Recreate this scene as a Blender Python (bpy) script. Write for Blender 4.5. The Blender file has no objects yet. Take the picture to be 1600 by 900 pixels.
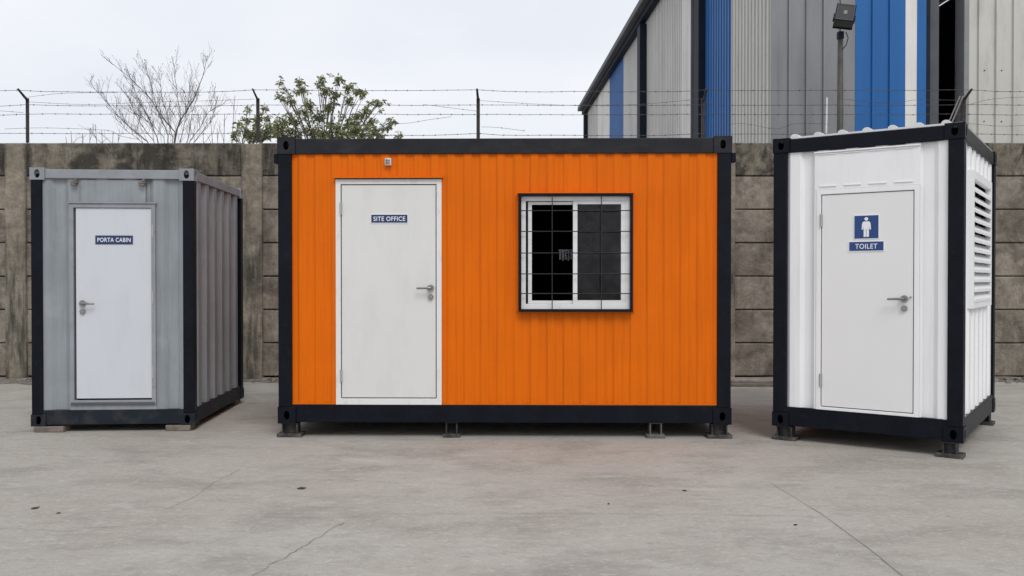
import bpy, bmesh, math, random
from mathutils import Vector, Matrix
random.seed(7)
S = bpy.context.scene
C = S.collection
PI = math.pi

# ------------------------------------------------------------------ camera
cam = bpy.data.objects.new('camera', bpy.data.cameras.new('camera'))
C.objects.link(cam)
cam.location = (0, 0, 1.5)
cam.rotation_euler = (math.radians(90 - 0.5787), 0, 0)
cam.data.sensor_width = 36
cam.data.lens = 1376.84 / 1600 * 36
cam.data.clip_start = 0.1
cam.data.clip_end = 1000
S.camera = cam

# ------------------------------------------------------------------ world
SUN_EL, SUN_AZ = math.radians(48), math.radians(162)
W = bpy.data.worlds.new('World'); S.world = W
W.use_nodes = True
nt = W.node_tree; nt.nodes.clear()
out = nt.nodes.new('ShaderNodeOutputWorld')
bg = nt.nodes.new('ShaderNodeBackground'); bg.inputs['Strength'].default_value = 0.1
sky = nt.nodes.new('ShaderNodeTexSky'); sky.sky_type = 'NISHITA'; sky.sun_disc = False
sky.sun_elevation = SUN_EL; sky.sun_rotation = SUN_AZ
sky.air_density = 1.0; sky.dust_density = 3.0
tc = nt.nodes.new('ShaderNodeTexCoord')
mp = nt.nodes.new('ShaderNodeMapping'); mp.inputs['Scale'].default_value = (1.6, 1.6, 4.5)
nz = nt.nodes.new('ShaderNodeTexNoise'); nz.inputs['Scale'].default_value = 1.7
nz.inputs['Detail'].default_value = 5; nz.inputs['Roughness'].default_value = 0.45
cr = nt.nodes.new('ShaderNodeValToRGB')
cr.color_ramp.elements[0].position = 0.36; cr.color_ramp.elements[0].color = (0.775, 0.81, 0.875, 1)
cr.color_ramp.elements[1].position = 0.66; cr.color_ramp.elements[1].color = (0.89, 0.905, 0.94, 1)
sc = nt.nodes.new('ShaderNodeVectorMath'); sc.operation = 'SCALE'; sc.inputs['Scale'].default_value = 10.9
mx = nt.nodes.new('ShaderNodeMix'); mx.data_type = 'RGBA'; mx.inputs[0].default_value = 0.93
L = nt.links.new
L(tc.outputs['Generated'], mp.inputs['Vector']); L(mp.outputs[0], nz.inputs['Vector'])
L(nz.outputs['Fac'], cr.inputs[0]); L(cr.outputs[0], sc.inputs[0])
L(sky.outputs[0], mx.inputs[6]); L(sc.outputs[0], mx.inputs[7])
L(mx.outputs[2], bg.inputs[0]); L(bg.outputs[0], out.inputs[0])

sd = bpy.data.lights.new('sun', 'SUN'); sd.energy = 1.5; sd.angle = math.radians(25); sd.color = (1, .97, .93)
sun = bpy.data.objects.new('sun', sd); C.objects.link(sun)
dv = Vector((math.sin(SUN_AZ) * math.cos(SUN_EL), math.cos(SUN_AZ) * math.cos(SUN_EL), math.sin(SUN_EL)))
sun.rotation_euler = dv.to_track_quat('Z', 'Y').to_euler(); sun.location = (0, -5, 20)

S.view_settings.view_transform = 'Standard'; S.view_settings.look = 'None'
S.view_settings.exposure = 0.0; S.view_settings.gamma = 1
S.render.engine = 'CYCLES'
S.cycles.max_bounces = 8

# ------------------------------------------------------------------ materials
def mat(name, col, rough=0.6, metal=0.0, var=0.0, vscale=3.0, dark=None, dscale=(1, 1, 1), dfac=0.0, dn=4.0,
        bump=0.0, bscale=60.0, spec=0.5, rnd=0.0, space='Object', dlo=0.5, dhi=0.75, coat=0.0, light=None, lfac=0.0, lscale=3.0):
    m = bpy.data.materials.new(name); m.use_nodes = True
    t = m.node_tree; b = t.nodes['Principled BSDF']
    b.inputs['Roughness'].default_value = rough; b.inputs['Metallic'].default_value = metal
    b.inputs['Specular IOR Level'].default_value = spec
    b.inputs['Coat Weight'].default_value = coat
    N = t.nodes.new; K = t.links.new
    co = N('ShaderNodeTexCoord'); src = co.outputs['Object']
    if space == 'World':
        g = N('ShaderNodeNewGeometry'); src = g.outputs['Position']
    rgb = N('ShaderNodeRGB'); rgb.outputs[0].default_value = (*col, 1); c = rgb.outputs[0]
    if rnd:
        oi = N('ShaderNodeObjectInfo'); hs = N('ShaderNodeHueSaturation')
        mr = N('ShaderNodeMapRange'); mr.inputs['To Min'].default_value = 1 - rnd; mr.inputs['To Max'].default_value = 1 + rnd
        K(oi.outputs['Random'], mr.inputs[0]); K(mr.outputs[0], hs.inputs['Value']); K(c, hs.inputs['Color']); c = hs.outputs[0]
    if var:
        n = N('ShaderNodeTexNoise'); n.inputs['Scale'].default_value = vscale; n.inputs['Detail'].default_value = 6
        K(src, n.inputs['Vector'])
        mr = N('ShaderNodeMapRange'); mr.inputs['From Min'].default_value = .3; mr.inputs['From Max'].default_value = .7
        mr.inputs['To Min'].default_value = 1 - var; mr.inputs['To Max'].default_value = 1 + var
        hs = N('ShaderNodeHueSaturation'); K(n.outputs['Fac'], mr.inputs[0]); K(mr.outputs[0], hs.inputs['Value']); K(c, hs.inputs['Color']); c = hs.outputs[0]
    for (kc, kf, ks, kn, lo, hi) in ((dark, dfac, dscale, dn, dlo, dhi), (light, lfac, (1, 1, 1), lscale, .55, .72)):
        if kc is None: continue
        mpn = N('ShaderNodeMapping'); mpn.inputs['Scale'].default_value = ks; K(src, mpn.inputs['Vector'])
        mpn.inputs['Location'].default_value = (3.1, 1.7, 5.3)
        n = N('ShaderNodeTexNoise'); n.inputs['Scale'].default_value = kn; n.inputs['Detail'].default_value = 8; n.inputs['Roughness'].default_value = .62
        K(mpn.outputs[0], n.inputs['Vector'])
        mr = N('ShaderNodeMapRange'); mr.inputs['From Min'].default_value = lo; mr.inputs['From Max'].default_value = hi
        mr.inputs['To Max'].default_value = kf; K(n.outputs['Fac'], mr.inputs[0])
        mixn = N('ShaderNodeMix'); mixn.data_type = 'RGBA'; K(mr.outputs[0], mixn.inputs[0]); K(c, mixn.inputs[6])
        mixn.inputs[7].default_value = (*kc, 1); c = mixn.outputs[2]
    K(c, b.inputs['Base Color'])
    if bump:
        n = N('ShaderNodeTexNoise'); n.inputs['Scale'].default_value = bscale; n.inputs['Detail'].default_value = 8
        K(src, n.inputs['Vector']); bp = N('ShaderNodeBump'); bp.inputs['Strength'].default_value = bump; bp.inputs['Distance'].default_value = .01
        K(n.outputs['Fac'], bp.inputs['Height']); K(bp.outputs[0], b.inputs['Normal'])
    return m

M = {}
M['frame'] = mat('dark_frame_paint', (.0055, .0072, .0125), .38, spec=.12, var=.25, vscale=5, dark=(.035, .032, .03), dfac=.3, dscale=(1, 1, 1), dn=16, dlo=.56, dhi=.8, bump=.05, bscale=40)
M['frame_grey'] = mat('grey_frame_paint', (.25, .265, .29), .5, var=.12, dark=(.10, .09, .08), dfac=.5, dn=9, dlo=.55, dhi=.8)
M['frame_top'] = mat('dusty_frame_paint', (.019, .020, .025), .5, spec=.15, var=.2, vscale=4, dark=(.05, .048, .045), dfac=.4, dscale=(1, 1, 3), dn=5)
M['base_grey'] = mat('slate_frame_paint', (.013, .018, .025), .5, spec=.15, var=.2, dark=(.09, .08, .07), dfac=.5, dn=6, dlo=.5, dhi=.8)
M['orange'] = mat('orange_paint', (.68, .137, .0022), .45, spec=.12, var=.05, vscale=2, dark=(.54, .092, .002), dfac=.55, dscale=(14, 14, .45), dn=2.2, dlo=.47, dhi=.72, bump=.04, bscale=12)
M['white_skin'] = mat('white_wall_paint', (.80, .805, .82), .42, var=.02, dark=(.52, .54, .53), dfac=.35, dscale=(6, 6, .4), dn=2.0, dlo=.5, dhi=.8, bump=.04, bscale=12)
M['grey_skin'] = mat('grey_wall_paint', (.250, .275, .298), .5, var=.08, dark=(.145, .16, .175), dfac=.5, dscale=(7, 7, .5), dn=2.2, dlo=.46, dhi=.75, bump=.05, bscale=12, light=(.35, .375, .40), lfac=.4, lscale=3)
M['door'] = mat('white_door_paint', (.65, .652, .635), .4, var=.012, vscale=1.5, dark=(.45, .45, .42), dfac=.25, dscale=(2, 2, .6), dn=3, dlo=.5, dhi=.8)
M['door_cool'] = mat('cool_white_door_paint', (.56, .59, .63), .42, var=.012, vscale=1.5, dark=(.42, .45, .48), dfac=.25, dscale=(2, 2, .6), dn=3)
M['door_white'] = mat('toilet_door_paint', (.745, .747, .75), .4, var=.012, vscale=1.5)
M['door_frame'] = mat('white_frame_paint', (.70, .70, .70), .45, dark=(.35, .32, .27), dfac=.5, dscale=(3, 3, 1), dn=6, dlo=.55, dhi=.8)
M['upvc'] = mat('white_window_profile', (.70, .71, .71), .35, dark=(.4, .4, .38), dfac=.3, dn=8)
M['steel'] = mat('brushed_steel', (.30, .295, .285), .3, metal=1, var=.1, vscale=30)
M['hinge'] = mat('hinge_metal', (.42, .42, .42), .45, metal=.2)
M['black'] = mat('black_recess', (.004, .004, .004), .9, spec=.1)
M['liner'] = mat('dark_lining_board', (.006, .006, .0065), .9, var=.2, spec=.1)  # near-black, puts the darkness of the unlit interior into the colour
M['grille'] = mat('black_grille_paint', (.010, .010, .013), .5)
M['blue_sign'] = mat('blue_sign_plate', (.010, .050, .19), .4, var=.08, vscale=20)
M['navy_sign'] = mat('navy_sign_plate', (.012, .032, .115), .4, var=.08, vscale=20)
M['sign_white'] = mat('white_lettering', (.78, .80, .82), .5)
M['stand'] = mat('weathered_steel_stand', (.026, .026, .026), .7, var=.35, vscale=20, dark=(.14, .125, .105), dfac=.7, dn=12, dlo=.50, dhi=.72, bump=.2, bscale=50)
M['stand_dusty'] = mat('dusty_steel_stand', (.12, .112, .098), .8, var=.35, vscale=20, dark=(.04, .038, .035), dfac=.7, dn=12, dlo=.48, dhi=.7, bump=.2, bscale=50)
M['block'] = mat('weathered_wood_block', (.17, .145, .12), .9, var=.25, vscale=12, dark=(.06, .05, .04), dfac=.7, dscale=(1, 1, 4), dn=8, bump=.5, bscale=50)
def concrete(name, base, dark, light, dfac, streak, lfac, rnd=0.0, dlo=.45, dhi=.62, chip=.6):
    m = bpy.data.materials.new(name); m.use_nodes = True
    t = m.node_tree; b = t.nodes['Principled BSDF']; N = t.nodes.new; K = t.links.new
    b.inputs['Roughness'].default_value = .95; b.inputs['Specular IOR Level'].default_value = .15
    g = N('ShaderNodeNewGeometry')
    def noise(scale, sx=1, sy=1, sz=1, det=6, rough=.6, dist=0, off=0):
        q = N('ShaderNodeMapping'); q.inputs['Scale'].default_value = (sx, sy, sz); q.inputs['Location'].default_value = (off, off, off); K(g.outputs['Position'], q.inputs['Vector'])
        n = N('ShaderNodeTexNoise'); n.inputs['Scale'].default_value = scale; n.inputs['Detail'].default_value = det
        n.inputs['Roughness'].default_value = rough; n.inputs['Distortion'].default_value = dist; K(q.outputs[0], n.inputs['Vector']); return n.outputs['Fac']
    def rng(v, a, b2, c, d):
        q = N('ShaderNodeMapRange'); q.inputs[1].default_value = a; q.inputs[2].default_value = b2; q.inputs[3].default_value = c; q.inputs[4].default_value = d; K(v, q.inputs[0]); return q.outputs[0]
    def mixc(f, c1, c2):
        n = N('ShaderNodeMix'); n.data_type = 'RGBA'; K(f, n.inputs[0]); K(c1, n.inputs[6]); n.inputs[7].default_value = (*c2, 1); return n.outputs[2]
    rgb = N('ShaderNodeRGB'); rgb.outputs[0].default_value = (*base, 1); c = rgb.outputs[0]
    oi = N('ShaderNodeObjectInfo'); hs = N('ShaderNodeHueSaturation'); K(rng(oi.outputs['Random'], 0, 1, 1 - rnd, 1 + rnd), hs.inputs['Value']); K(c, hs.inputs['Color']); c = hs.outputs[0]
    hs = N('ShaderNodeHueSaturation'); K(rng(noise(9, det=10, rough=.7, off=4), .3, .7, .66, 1.34), hs.inputs['Value']); K(c, hs.inputs['Color']); c = hs.outputs[0]
    c = mixc(rng(noise(1.5, 1, 1, 1.3, det=9, rough=.68, dist=.4, off=1), .50, .70, 0, lfac), c, light)
    c = mixc(rng(noise(2.0, 1, 1, 1, det=10, rough=.68, dist=.5, off=9), dlo, dhi, 0, dfac), c, dark)
    c = mixc(rng(noise(3.2, 1.6, 1, .28, det=8, rough=.65, off=14), .48, .66, 0, streak), c, dark)
    c = mixc(rng(noise(17, 1, 1, 1, det=8, rough=.75, off=20), .60, .70, 0, chip), c, light)
    c = mixc(rng(noise(22, 1, 1, 1, det=8, rough=.75, off=27), .60, .70, 0, .75), c, tuple(v * .8 for v in dark))
    K(c, b.inputs['Base Color'])
    bp = N('ShaderNodeBump'); bp.inputs['Strength'].default_value = 1; bp.inputs['Distance'].default_value = .018; K(noise(11, det=12, rough=.72), bp.inputs['Height']); K(bp.outputs[0], b.inputs['Normal'])
    return m
M['panel'] = concrete('precast_concrete', (.222, .196, .162), (.066, .053, .043), (.38, .345, .295), .65, .30, .60, rnd=.15)
M['panel_top'] = concrete('algae_stained_concrete', (.160, .142, .113), (.026, .025, .023), (.33, .30, .25), .78, .85, .8, rnd=.05, dlo=.47, dhi=.57)
M['column'] = concrete('concrete_column', (.245, .212, .168), (.055, .056, .045), (.40, .36, .305), .5, .95, .7, rnd=.06)
M['footing'] = mat('rough_footing', (.16, .14, .12), .95, var=.35, vscale=5, dark=(.04, .036, .03), dfac=.7, dn=5, bump=1, bscale=25)
M['dirt'] = mat('dirt_strip', (.17, .152, .13), .95, var=.35, vscale=3, dark=(.07, .06, .05), dfac=.7, dscale=(1, 2.4, 1), dn=3, bump=1, bscale=25, space='World', light=(.36, .34, .30), lfac=.7, lscale=3.4)
M['stone'] = mat('broken_concrete', (.24, .22, .19), .95, var=.35, vscale=9, bump=.5, bscale=30)
M['post'] = mat('rusty_post_steel', (.028, .023, .023), .75, var=.3, vscale=20, dark=(.08, .045, .03), dfac=.5, dn=14)
M['wire'] = mat('weathered_wire', (.10, .085, .085), .65, metal=.3)
M['bark'] = mat('twig_bark', (.11, .093, .087), .9, var=.25, vscale=12)
M['bark_leafy'] = mat('green_tree_bark', (.10, .085, .065), .9, var=.25, vscale=12)
M['roof_w'] = mat('white_roof_sheet', (.70, .71, .72), .45, dark=(.4, .4, .4), dfac=.4, dn=6)
M['sh_light'] = mat('light_grey_cladding', (.72, .71, .68), .5, var=.06, vscale=.8, rnd=.03, dark=(.24, .23, .22), dfac=.4, dscale=(2, 2, .15), dn=1.5, space='World')
M['sh_dull'] = mat('dull_grey_cladding', (.52, .51, .50), .5, var=.06, vscale=.8, rnd=.03, dark=(.19, .18, .18), dfac=.5, dscale=(2, 2, .15), dn=1.5, space='World')
M['sh_grey'] = mat('steel_grey_cladding', (.215, .22, .235), .5, var=.08, vscale=.6, dark=(.12, .12, .125), dfac=.5, dscale=(2.5, 2.5, .35), dn=1.4, dlo=.45, dhi=.7, space='World')
M['sh_blue'] = mat('blue_cladding', (.020, .125, .36), .5, spec=.25, var=.06, vscale=.6, dark=(.02, .085, .25), dfac=.4, dscale=(3, 3, .2), dn=1.5, space='World')
M['sh_cream'] = mat('cream_cladding', (.53, .525, .48), .5, var=.04, vscale=.6, dark=(.30, .29, .26), dfac=.5, dscale=(3, 3, .6), dn=1.6, dlo=.52, dhi=.75, space='World')
M['trim'] = mat('dark_steel_trim', (.014, .020, .032), .6, spec=.1, var=.15, vscale=2)
M['trim_mid'] = mat('mid_grey_trim', (.095, .098, .11), .6, spec=.15, var=.15, vscale=2)
M['trim_light'] = mat('pale_jamb_trim', (.22, .23, .235), .5, var=.1)
M['lamp_body'] = mat('lamp_black_metal', (.010, .010, .011), .6, spec=.12, var=.2, vscale=20)
M['lamp_pole'] = mat('lamp_pole_steel', (.05, .048, .045), .6, var=.3, vscale=6, dark=(.12, .10, .07), dfac=.5, dscale=(3, 3, .7), dn=4)
M['pvc'] = mat('pale_pipe', (.5, .5, .5), .6, var=.1)
M['brace'] = mat('galvanised_brace', (.22, .21, .20), .6, var=.2)
M['leafbit'] = mat('dead_leaf', (.045, .032, .024), .8)
M['crack'] = mat('crack_dirt', (.21, .198, .178), .95)
M['joint2'] = mat('joint_shadow_dirt', (.235, .222, .20), .95)  # slightly darker joint tone
M['joint'] = mat('joint_dirt', (.25, .235, .215), .95)
M['fill'] = mat('joint_mortar', (.03, .027, .023), .95)
M['lens'] = mat('lamp_lens', (.045, .045, .048), .35, spec=.2)
M['rack'] = mat('inside_rack_metal', (.20, .20, .20), .6, var=.4, vscale=30)
M['bracket'] = mat('rusty_bracket', (.17, .15, .135), .8, var=.4, vscale=40)
M['pale_fit'] = mat('pale_fitting', (.55, .55, .52), .6)

# glass (dark tinted sheet with a light surface reflection)
def glass(nm='tinted_window_glass', ior=1.42, tint=.35, dust_refl=.07):
    m = bpy.data.materials.new(nm); m.use_nodes = True
    t = m.node_tree; t.nodes.clear(); N = t.nodes.new; K = t.links.new
    o = N('ShaderNodeOutputMaterial'); tr = N('ShaderNodeBsdfTransparent'); tr.inputs[0].default_value = (tint, tint, tint * 1.03, 1)
    gl = N('ShaderNodeBsdfGlossy'); gl.inputs['Roughness'].default_value = .04; gl.inputs[0].default_value = (.62, .62, .65, 1)
    fr = N('ShaderNodeFresnel'); fr.inputs['IOR'].default_value = ior
    mxx = N('ShaderNodeMixShader')
    n = N('ShaderNodeTexNoise'); n.inputs['Scale'].default_value = 2.0
    bp = N('ShaderNodeBump'); bp.inputs['Strength'].default_value = .02; K(n.outputs['Fac'], bp.inputs['Height']); K(bp.outputs[0], gl.inputs['Normal'])
    K(fr.outputs[0], mxx.inputs[0]); K(tr.outputs[0], mxx.inputs[1]); K(gl.outputs[0], mxx.inputs[2]); 
    df = N('ShaderNodeBsdfDiffuse'); df.inputs[0].default_value = (.30, .30, .31, 1)  # dust film also stands in for mottled tree and sky reflections
    n2 = N('ShaderNodeTexNoise'); n2.inputs['Scale'].default_value = 7; n2.inputs['Detail'].default_value = 8; n2.inputs['Roughness'].default_value = .7
    tc2 = N('ShaderNodeTexCoord'); K(tc2.outputs['Object'], n2.inputs['Vector'])
    mr2 = N('ShaderNodeMapRange'); mr2.inputs[1].default_value = .42; mr2.inputs[2].default_value = .68; mr2.inputs[3].default_value = dust_refl * .2; mr2.inputs[4].default_value = dust_refl; K(n2.outputs['Fac'], mr2.inputs[0])
    m3 = N('ShaderNodeMixShader'); K(mr2.outputs[0], m3.inputs[0]); K(mxx.outputs[0], m3.inputs[1]); K(df.outputs[0], m3.inputs[2]); K(m3.outputs[0], o.inputs[0])
    return m
M['glass'] = glass(); M['glass_clear'] = glass('clear_window_glass', 1.0, .85, 0)

def leaf_mat(name, a, b_):
    m = bpy.data.materials.new(name); m.use_nodes = True
    t = m.node_tree; b = t.nodes['Principled BSDF']; N = t.nodes.new; K = t.links.new
    g = N('ShaderNodeNewGeometry'); r = N('ShaderNodeValToRGB')
    r.color_ramp.elements[0].color = (*a, 1); r.color_ramp.elements[1].color = (*b_, 1)
    K(g.outputs['Random Per Island'], r.inputs[0]); K(r.outputs[0], b.inputs['Base Color'])
    b.inputs['Roughness'].default_value = .5
    tl = N('ShaderNodeBsdfTranslucent'); K(r.outputs[0], tl.inputs[0])
    ms = N('ShaderNodeMixShader'); ms.inputs[0].default_value = .42
    K(b.outputs[0], ms.inputs[1]); K(tl.outputs[0], ms.inputs[2]); K(ms.outputs[0], t.nodes['Material Output'].inputs[0])
    return m
M['leaf'] = leaf_mat('green_leaf', (.11, .13, .055), (.42, .44, .22))

def ground_mat():
    m = bpy.data.materials.new('yard_concrete'); m.use_nodes = True
    t = m.node_tree; b = t.nodes['Principled BSDF']; N = t.nodes.new; K = t.links.new
    b.inputs['Roughness'].default_value = .8; b.inputs['Specular IOR Level'].default_value = .3
    g = N('ShaderNodeNewGeometry')
    def noise(scale, sx, sy, det=6, rough=.55, dist=0):
        mpn = N('ShaderNodeMapping'); mpn.inputs['Scale'].default_value = (sx, sy, 1); K(g.outputs['Position'], mpn.inputs['Vector'])
        n = N('ShaderNodeTexNoise'); n.inputs['Scale'].default_value = scale; n.inputs['Detail'].default_value = det
        n.inputs['Roughness'].default_value = rough; n.inputs['Distortion'].default_value = dist
        K(mpn.outputs[0], n.inputs['Vector']); return n.outputs['Fac']
    def rng(v, a, b2, c, d):
        r = N('ShaderNodeMapRange'); r.inputs[1].default_value = a; r.inputs[2].default_value = b2; r.inputs[3].default_value = c; r.inputs[4].default_value = d
        K(v, r.inputs[0]); return r.outputs[0]
    def mixc(f, c1, c2):
        n = N('ShaderNodeMix'); n.data_type = 'RGBA'; K(f, n.inputs[0])
        if isinstance(c1, tuple): n.inputs[6].default_value = (*c1, 1)
        else: K(c1, n.inputs[6])
        n.inputs[7].default_value = (*c2, 1); return n.outputs[2]
    c = mixc(rng(noise(.45, 1, 1.0, 4), .35, .65, 0, 1), (.395, .376, .342), (.345, .317, .282))
    c = mixc(rng(noise(1.1, 1, 1.6, 8, .65, .3), .48, .68, 0, .65), c, (.215, .198, .180))
    c = mixc(rng(noise(2.2, .8, 2.0, 8, .7, .2), .58, .72, 0, .42), c, (.175, .165, .15))
    c = mixc(rng(noise(1.9, 1.0, 2.2, 8, .7, .6), .57, .70, 0, .6), c, (.47, .455, .43))
    c = mixc(rng(noise(3.2, .9, 2.4, 10, .75, .5), .51, .70, 0, .45), c, (.225, .208, .182))
    c = mixc(rng(noise(4.1, .9, 2.4, 10, .75, .4), .56, .74, 0, .5), c, (.47, .455, .43))
    c = mixc(rng(noise(7, .8, 2.5, 10, .8, .2), .60, .70, 0, .45), c, (.19, .18, .165))
    c = mixc(rng(noise(11, .9, 1.5, 10, .8, .3), .54, .68, 0, .5), c, (.195, .18, .158))
    c = mixc(rng(noise(15, .9, 1.5, 10, .8, .2), .54, .66, 0, .6), c, (.55, .53, .485))
    c = mixc(rng(noise(38, 1, 1.3, 6, .8), .54, .70, 0, .6), c, (.16, .148, .13))
    c = mixc(rng(noise(30, 1, 1.3, 6, .8), .55, .70, 0, .6), c, (.55, .53, .49))
    # sparse dark specks
    vo = N('ShaderNodeTexVoronoi'); vo.inputs['Scale'].default_value = 3.5; K(g.outputs['Position'], vo.inputs['Vector'])
    sp = rng(vo.outputs['Distance'], .008, .022, .45, 0)
    c = mixc(sp, c, (.09, .08, .07))
    K(c, b.inputs['Base Color'])
    bp = N('ShaderNodeBump'); bp.inputs['Strength'].default_value = .8; bp.inputs['Distance'].default_value = .012
    K(noise(16, 1, 1, 10, .7), bp.inputs['Height']); K(bp.outputs[0], b.inputs['Normal'])
    return m
M['ground'] = ground_mat()

# ------------------------------------------------------------------ mesh helpers
class MB:
    def __init__(s): s.v = []; s.f = []
    def add(s, vs, fs):
        o = len(s.v); s.v += [tuple(v) for v in vs]; s.f += [tuple(i + o for i in f) for f in fs]; return s
    def box(s, x0, x1, y0, y1, z0, z1):
        vs = [(x, y, z) for z in (z0, z1) for y in (y0, y1) for x in (x0, x1)]
        return s.add(vs, [(0, 2, 3, 1), (4, 5, 7, 6), (0, 1, 5, 4), (2, 6, 7, 3), (0, 4, 6, 2), (1, 3, 7, 5)])
    def tube(s, pts, rs, n=8, cap=True):
        pts = [Vector(p) for p in pts]
        if not isinstance(rs, (list, tuple)): rs = [rs] * len(pts)
        rings = []; vs = []
        up = Vector((0.31, 0.2, 0.93))
        for i, p in enumerate(pts):
            d = (pts[min(i + 1, len(pts) - 1)] - pts[max(i - 1, 0)])
            d = d.normalized() if d.length > 1e-9 else Vector((0, 0, 1))
            a = d.cross(up)
            if a.length < .05: a = d.cross(Vector((1, 0, 0)))
            a.normalize(); b = d.cross(a)
            for k in range(n):
                t = 2 * PI * k / n
                vs.append(p + (a * math.cos(t) + b * math.sin(t)) * rs[i])
        fs = []
        for i in range(len(pts) - 1):
            for k in range(n):
                q = (k + 1) % n
                fs.append((i * n + k, i * n + q, (i + 1) * n + q, (i + 1) * n + k))
        if cap:
            fs.append(tuple(range(n))[::-1]); fs.append(tuple((len(pts) - 1) * n + k for k in range(n)))
        return s.add(vs, fs)
    def build(s, name, m, parent=None, bevel=0, smooth=False, segs=2, recalc=True):
        me = bpy.data.meshes.new(name); me.from_pydata(s.v, [], s.f); me.update()
        if recalc:
            bm = bmesh.new(); bm.from_mesh(me); bmesh.ops.recalc_face_normals(bm, faces=bm.faces); bm.to_mesh(me); bm.free()
        me.materials.append(m if not isinstance(m, str) else M[m])
        if smooth:
            for p in me.polygons: p.use_smooth = True
        o = bpy.data.objects.new(name, me); C.objects.link(o)
        if parent: o.parent = parent
        if bevel:
            b = o.modifiers.new('bevel', 'BEVEL'); b.width = bevel; b.segments = segs; b.limit_method = 'ANGLE'; b.angle_limit = math.radians(40)
        return o

def bx(name, m, parent, *a, bevel=0): return MB().box(*a).build(name, m, parent, bevel)
def tag(o, label, cat, group=None, kind=None):
    o['label'] = label
    if cat: o['category'] = cat
    if group: o['group'] = group
    if kind: o['kind'] = kind
    return o
def empty(name, loc, rz=0):
    o = bpy.data.objects.new(name, None); C.objects.link(o); o.location = loc; o.rotation_euler = (0, 0, rz); o.empty_display_size = .2
    return o
def struct(o): o['kind'] = 'structure'; return o

def ring_frame(name, m, parent, x0, x1, z0, z1, w, y0, y1, bevel=.002, wb=None, wt=None):
    """closed rectangular frame in the xz plane"""
    wb = w if wb is None else wb; wt = w if wt is None else wt
    vs = []
    for y in (y0, y1):
        vs += [(x0, y, z0), (x1, y, z0), (x1, y, z1), (x0, y, z1), (x0 + w, y, z0 + wb), (x1 - w, y, z0 + wb), (x1 - w, y, z1 - wt), (x0 + w, y, z1 - wt)]
    fs = []
    for k in range(4):
        q = (k + 1) % 4
        fs += [(k, q, 4 + q, 4 + k), (8 + k, 12 + k, 12 + q, 8 + q), (k, 8 + k, 8 + q, q), (4 + k, 4 + q, 12 + q, 12 + k)]
    return MB().add(vs, fs).build(name, m, parent, bevel)

def corr(name, m, parent, a0, a1, z0, z1, out, depth, pitch, slope, plane='front', holes=(), phase=0.0, sgn=1):
    """trapezoidal wall skin. plane front: a = x, outer face at y=out, troughs at y=out+depth*sgn. plane side: a = y."""
    flat = (pitch - 2 * slope) / 2
    brk = []
    a = a0 - pitch + phase
    while a < a1 + pitch:
        brk += [(a, 0), (a + flat, 0), (a + flat + slope, 1), (a + 2 * flat + slope, 1)]
        a += pitch
    def prof(x):
        for i in range(len(brk) - 1):
            if brk[i][0] <= x <= brk[i + 1][0]:
                t = (x - brk[i][0]) / max(1e-9, brk[i + 1][0] - brk[i][0]); return brk[i][1] * (1 - t) + brk[i + 1][1] * t
        return 0
    xs = sorted(set([round(a0, 4), round(a1, 4)] + [round(b[0], 4) for b in brk if a0 < b[0] < a1] + [round(h[i], 4) for h in holes for i in (0, 1)]))
    zs = sorted(set([z0, z1] + [h[i] for h in holes for i in (2, 3)]))
    vs = []; fs = []
    for z in zs:
        for x in xs:
            d = out + sgn * depth * prof(x)
            vs.append((x, d, z) if plane == 'front' else (d, x, z))
    n = len(xs)
    for j in range(len(zs) - 1):
        for i in range(n - 1):
            cx, cz = (xs[i] + xs[i + 1]) / 2, (zs[j] + zs[j + 1]) / 2
            if any(h[0] < cx < h[1] and h[2] < cz < h[3] for h in holes): continue
            fs.append((j * n + i, j * n + i + 1, (j + 1) * n + i + 1, (j + 1) * n + i))
    o = MB().add(vs, fs).build(name, m, parent, recalc=False)
    so = o.modifiers.new('thickness', 'SOLIDIFY'); so.thickness = .003; so.offset = 0
    return o

def casting(parent, x0, x1, y0, y1, z0, z1, fx, fy, m):
    """corner casting: block with an oval hole in its front/back face (fy=-1/1) and its side face (fx=-1/1)"""
    mb = MB()
    def face(o, u, v, nrm, holed):
        o, u, v, nrm = map(Vector, (o, u, v, nrm))
        if not holed:
            mb.add([o, o + u, o + u + v, o + v], [(0, 1, 2, 3)]); return
        lu, lv = u.length, v.length; c = o + u / 2 + v / 2; U = u.normalized(); V = v.normalized()
        hu, hv = lu / 2, lv / 2; ca = math.atan2(hv, hu)
        angs = sorted(set([k * 2 * PI / 20 for k in range(20)] + [ca, PI - ca, PI + ca, 2 * PI - ca]))
        n = len(angs); A = []; B = []; D = []
        for t in angs:
            ct, st = math.cos(t), math.sin(t)
            s_ = min(hu / abs(ct) if abs(ct) > 1e-6 else 9, hv / abs(st) if abs(st) > 1e-6 else 9)
            A.append(c + U * ct * s_ + V * st * s_)
            ou, ov = U * ct * .027, V * st * .042
            B.append(c + ou + ov); D.append(c + ou + ov - nrm * .014)
        fs = []
        for k in range(n):
            q = (k + 1) % n
            fs += [(k, q, n + q, n + k), (n + k, n + q, 2 * n + q, 2 * n + k)]
        mb.add(A + B + D, fs)
    X, Y, Z = x1 - x0, y1 - y0, z1 - z0
    face((x0, y0, z0), (X, 0, 0), (0, 0, Z), (0, -1, 0), fy < 0)
    face((x0, y1, z0), (X, 0, 0), (0, 0, Z), (0, 1, 0), fy > 0)
    face((x0, y0, z0), (0, Y, 0), (0, 0, Z), (-1, 0, 0), fx < 0)
    face((x1, y0, z0), (0, Y, 0), (0, 0, Z), (1, 0, 0), fx > 0)
    face((x0, y0, z0), (X, 0, 0), (0, Y, 0), (0, 0, -1), False)
    face((x0, y0, z1), (X, 0, 0), (0, Y, 0), (0, 0, 1), False)
    return mb.build('corner_casting', m, parent, recalc=False)

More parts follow.
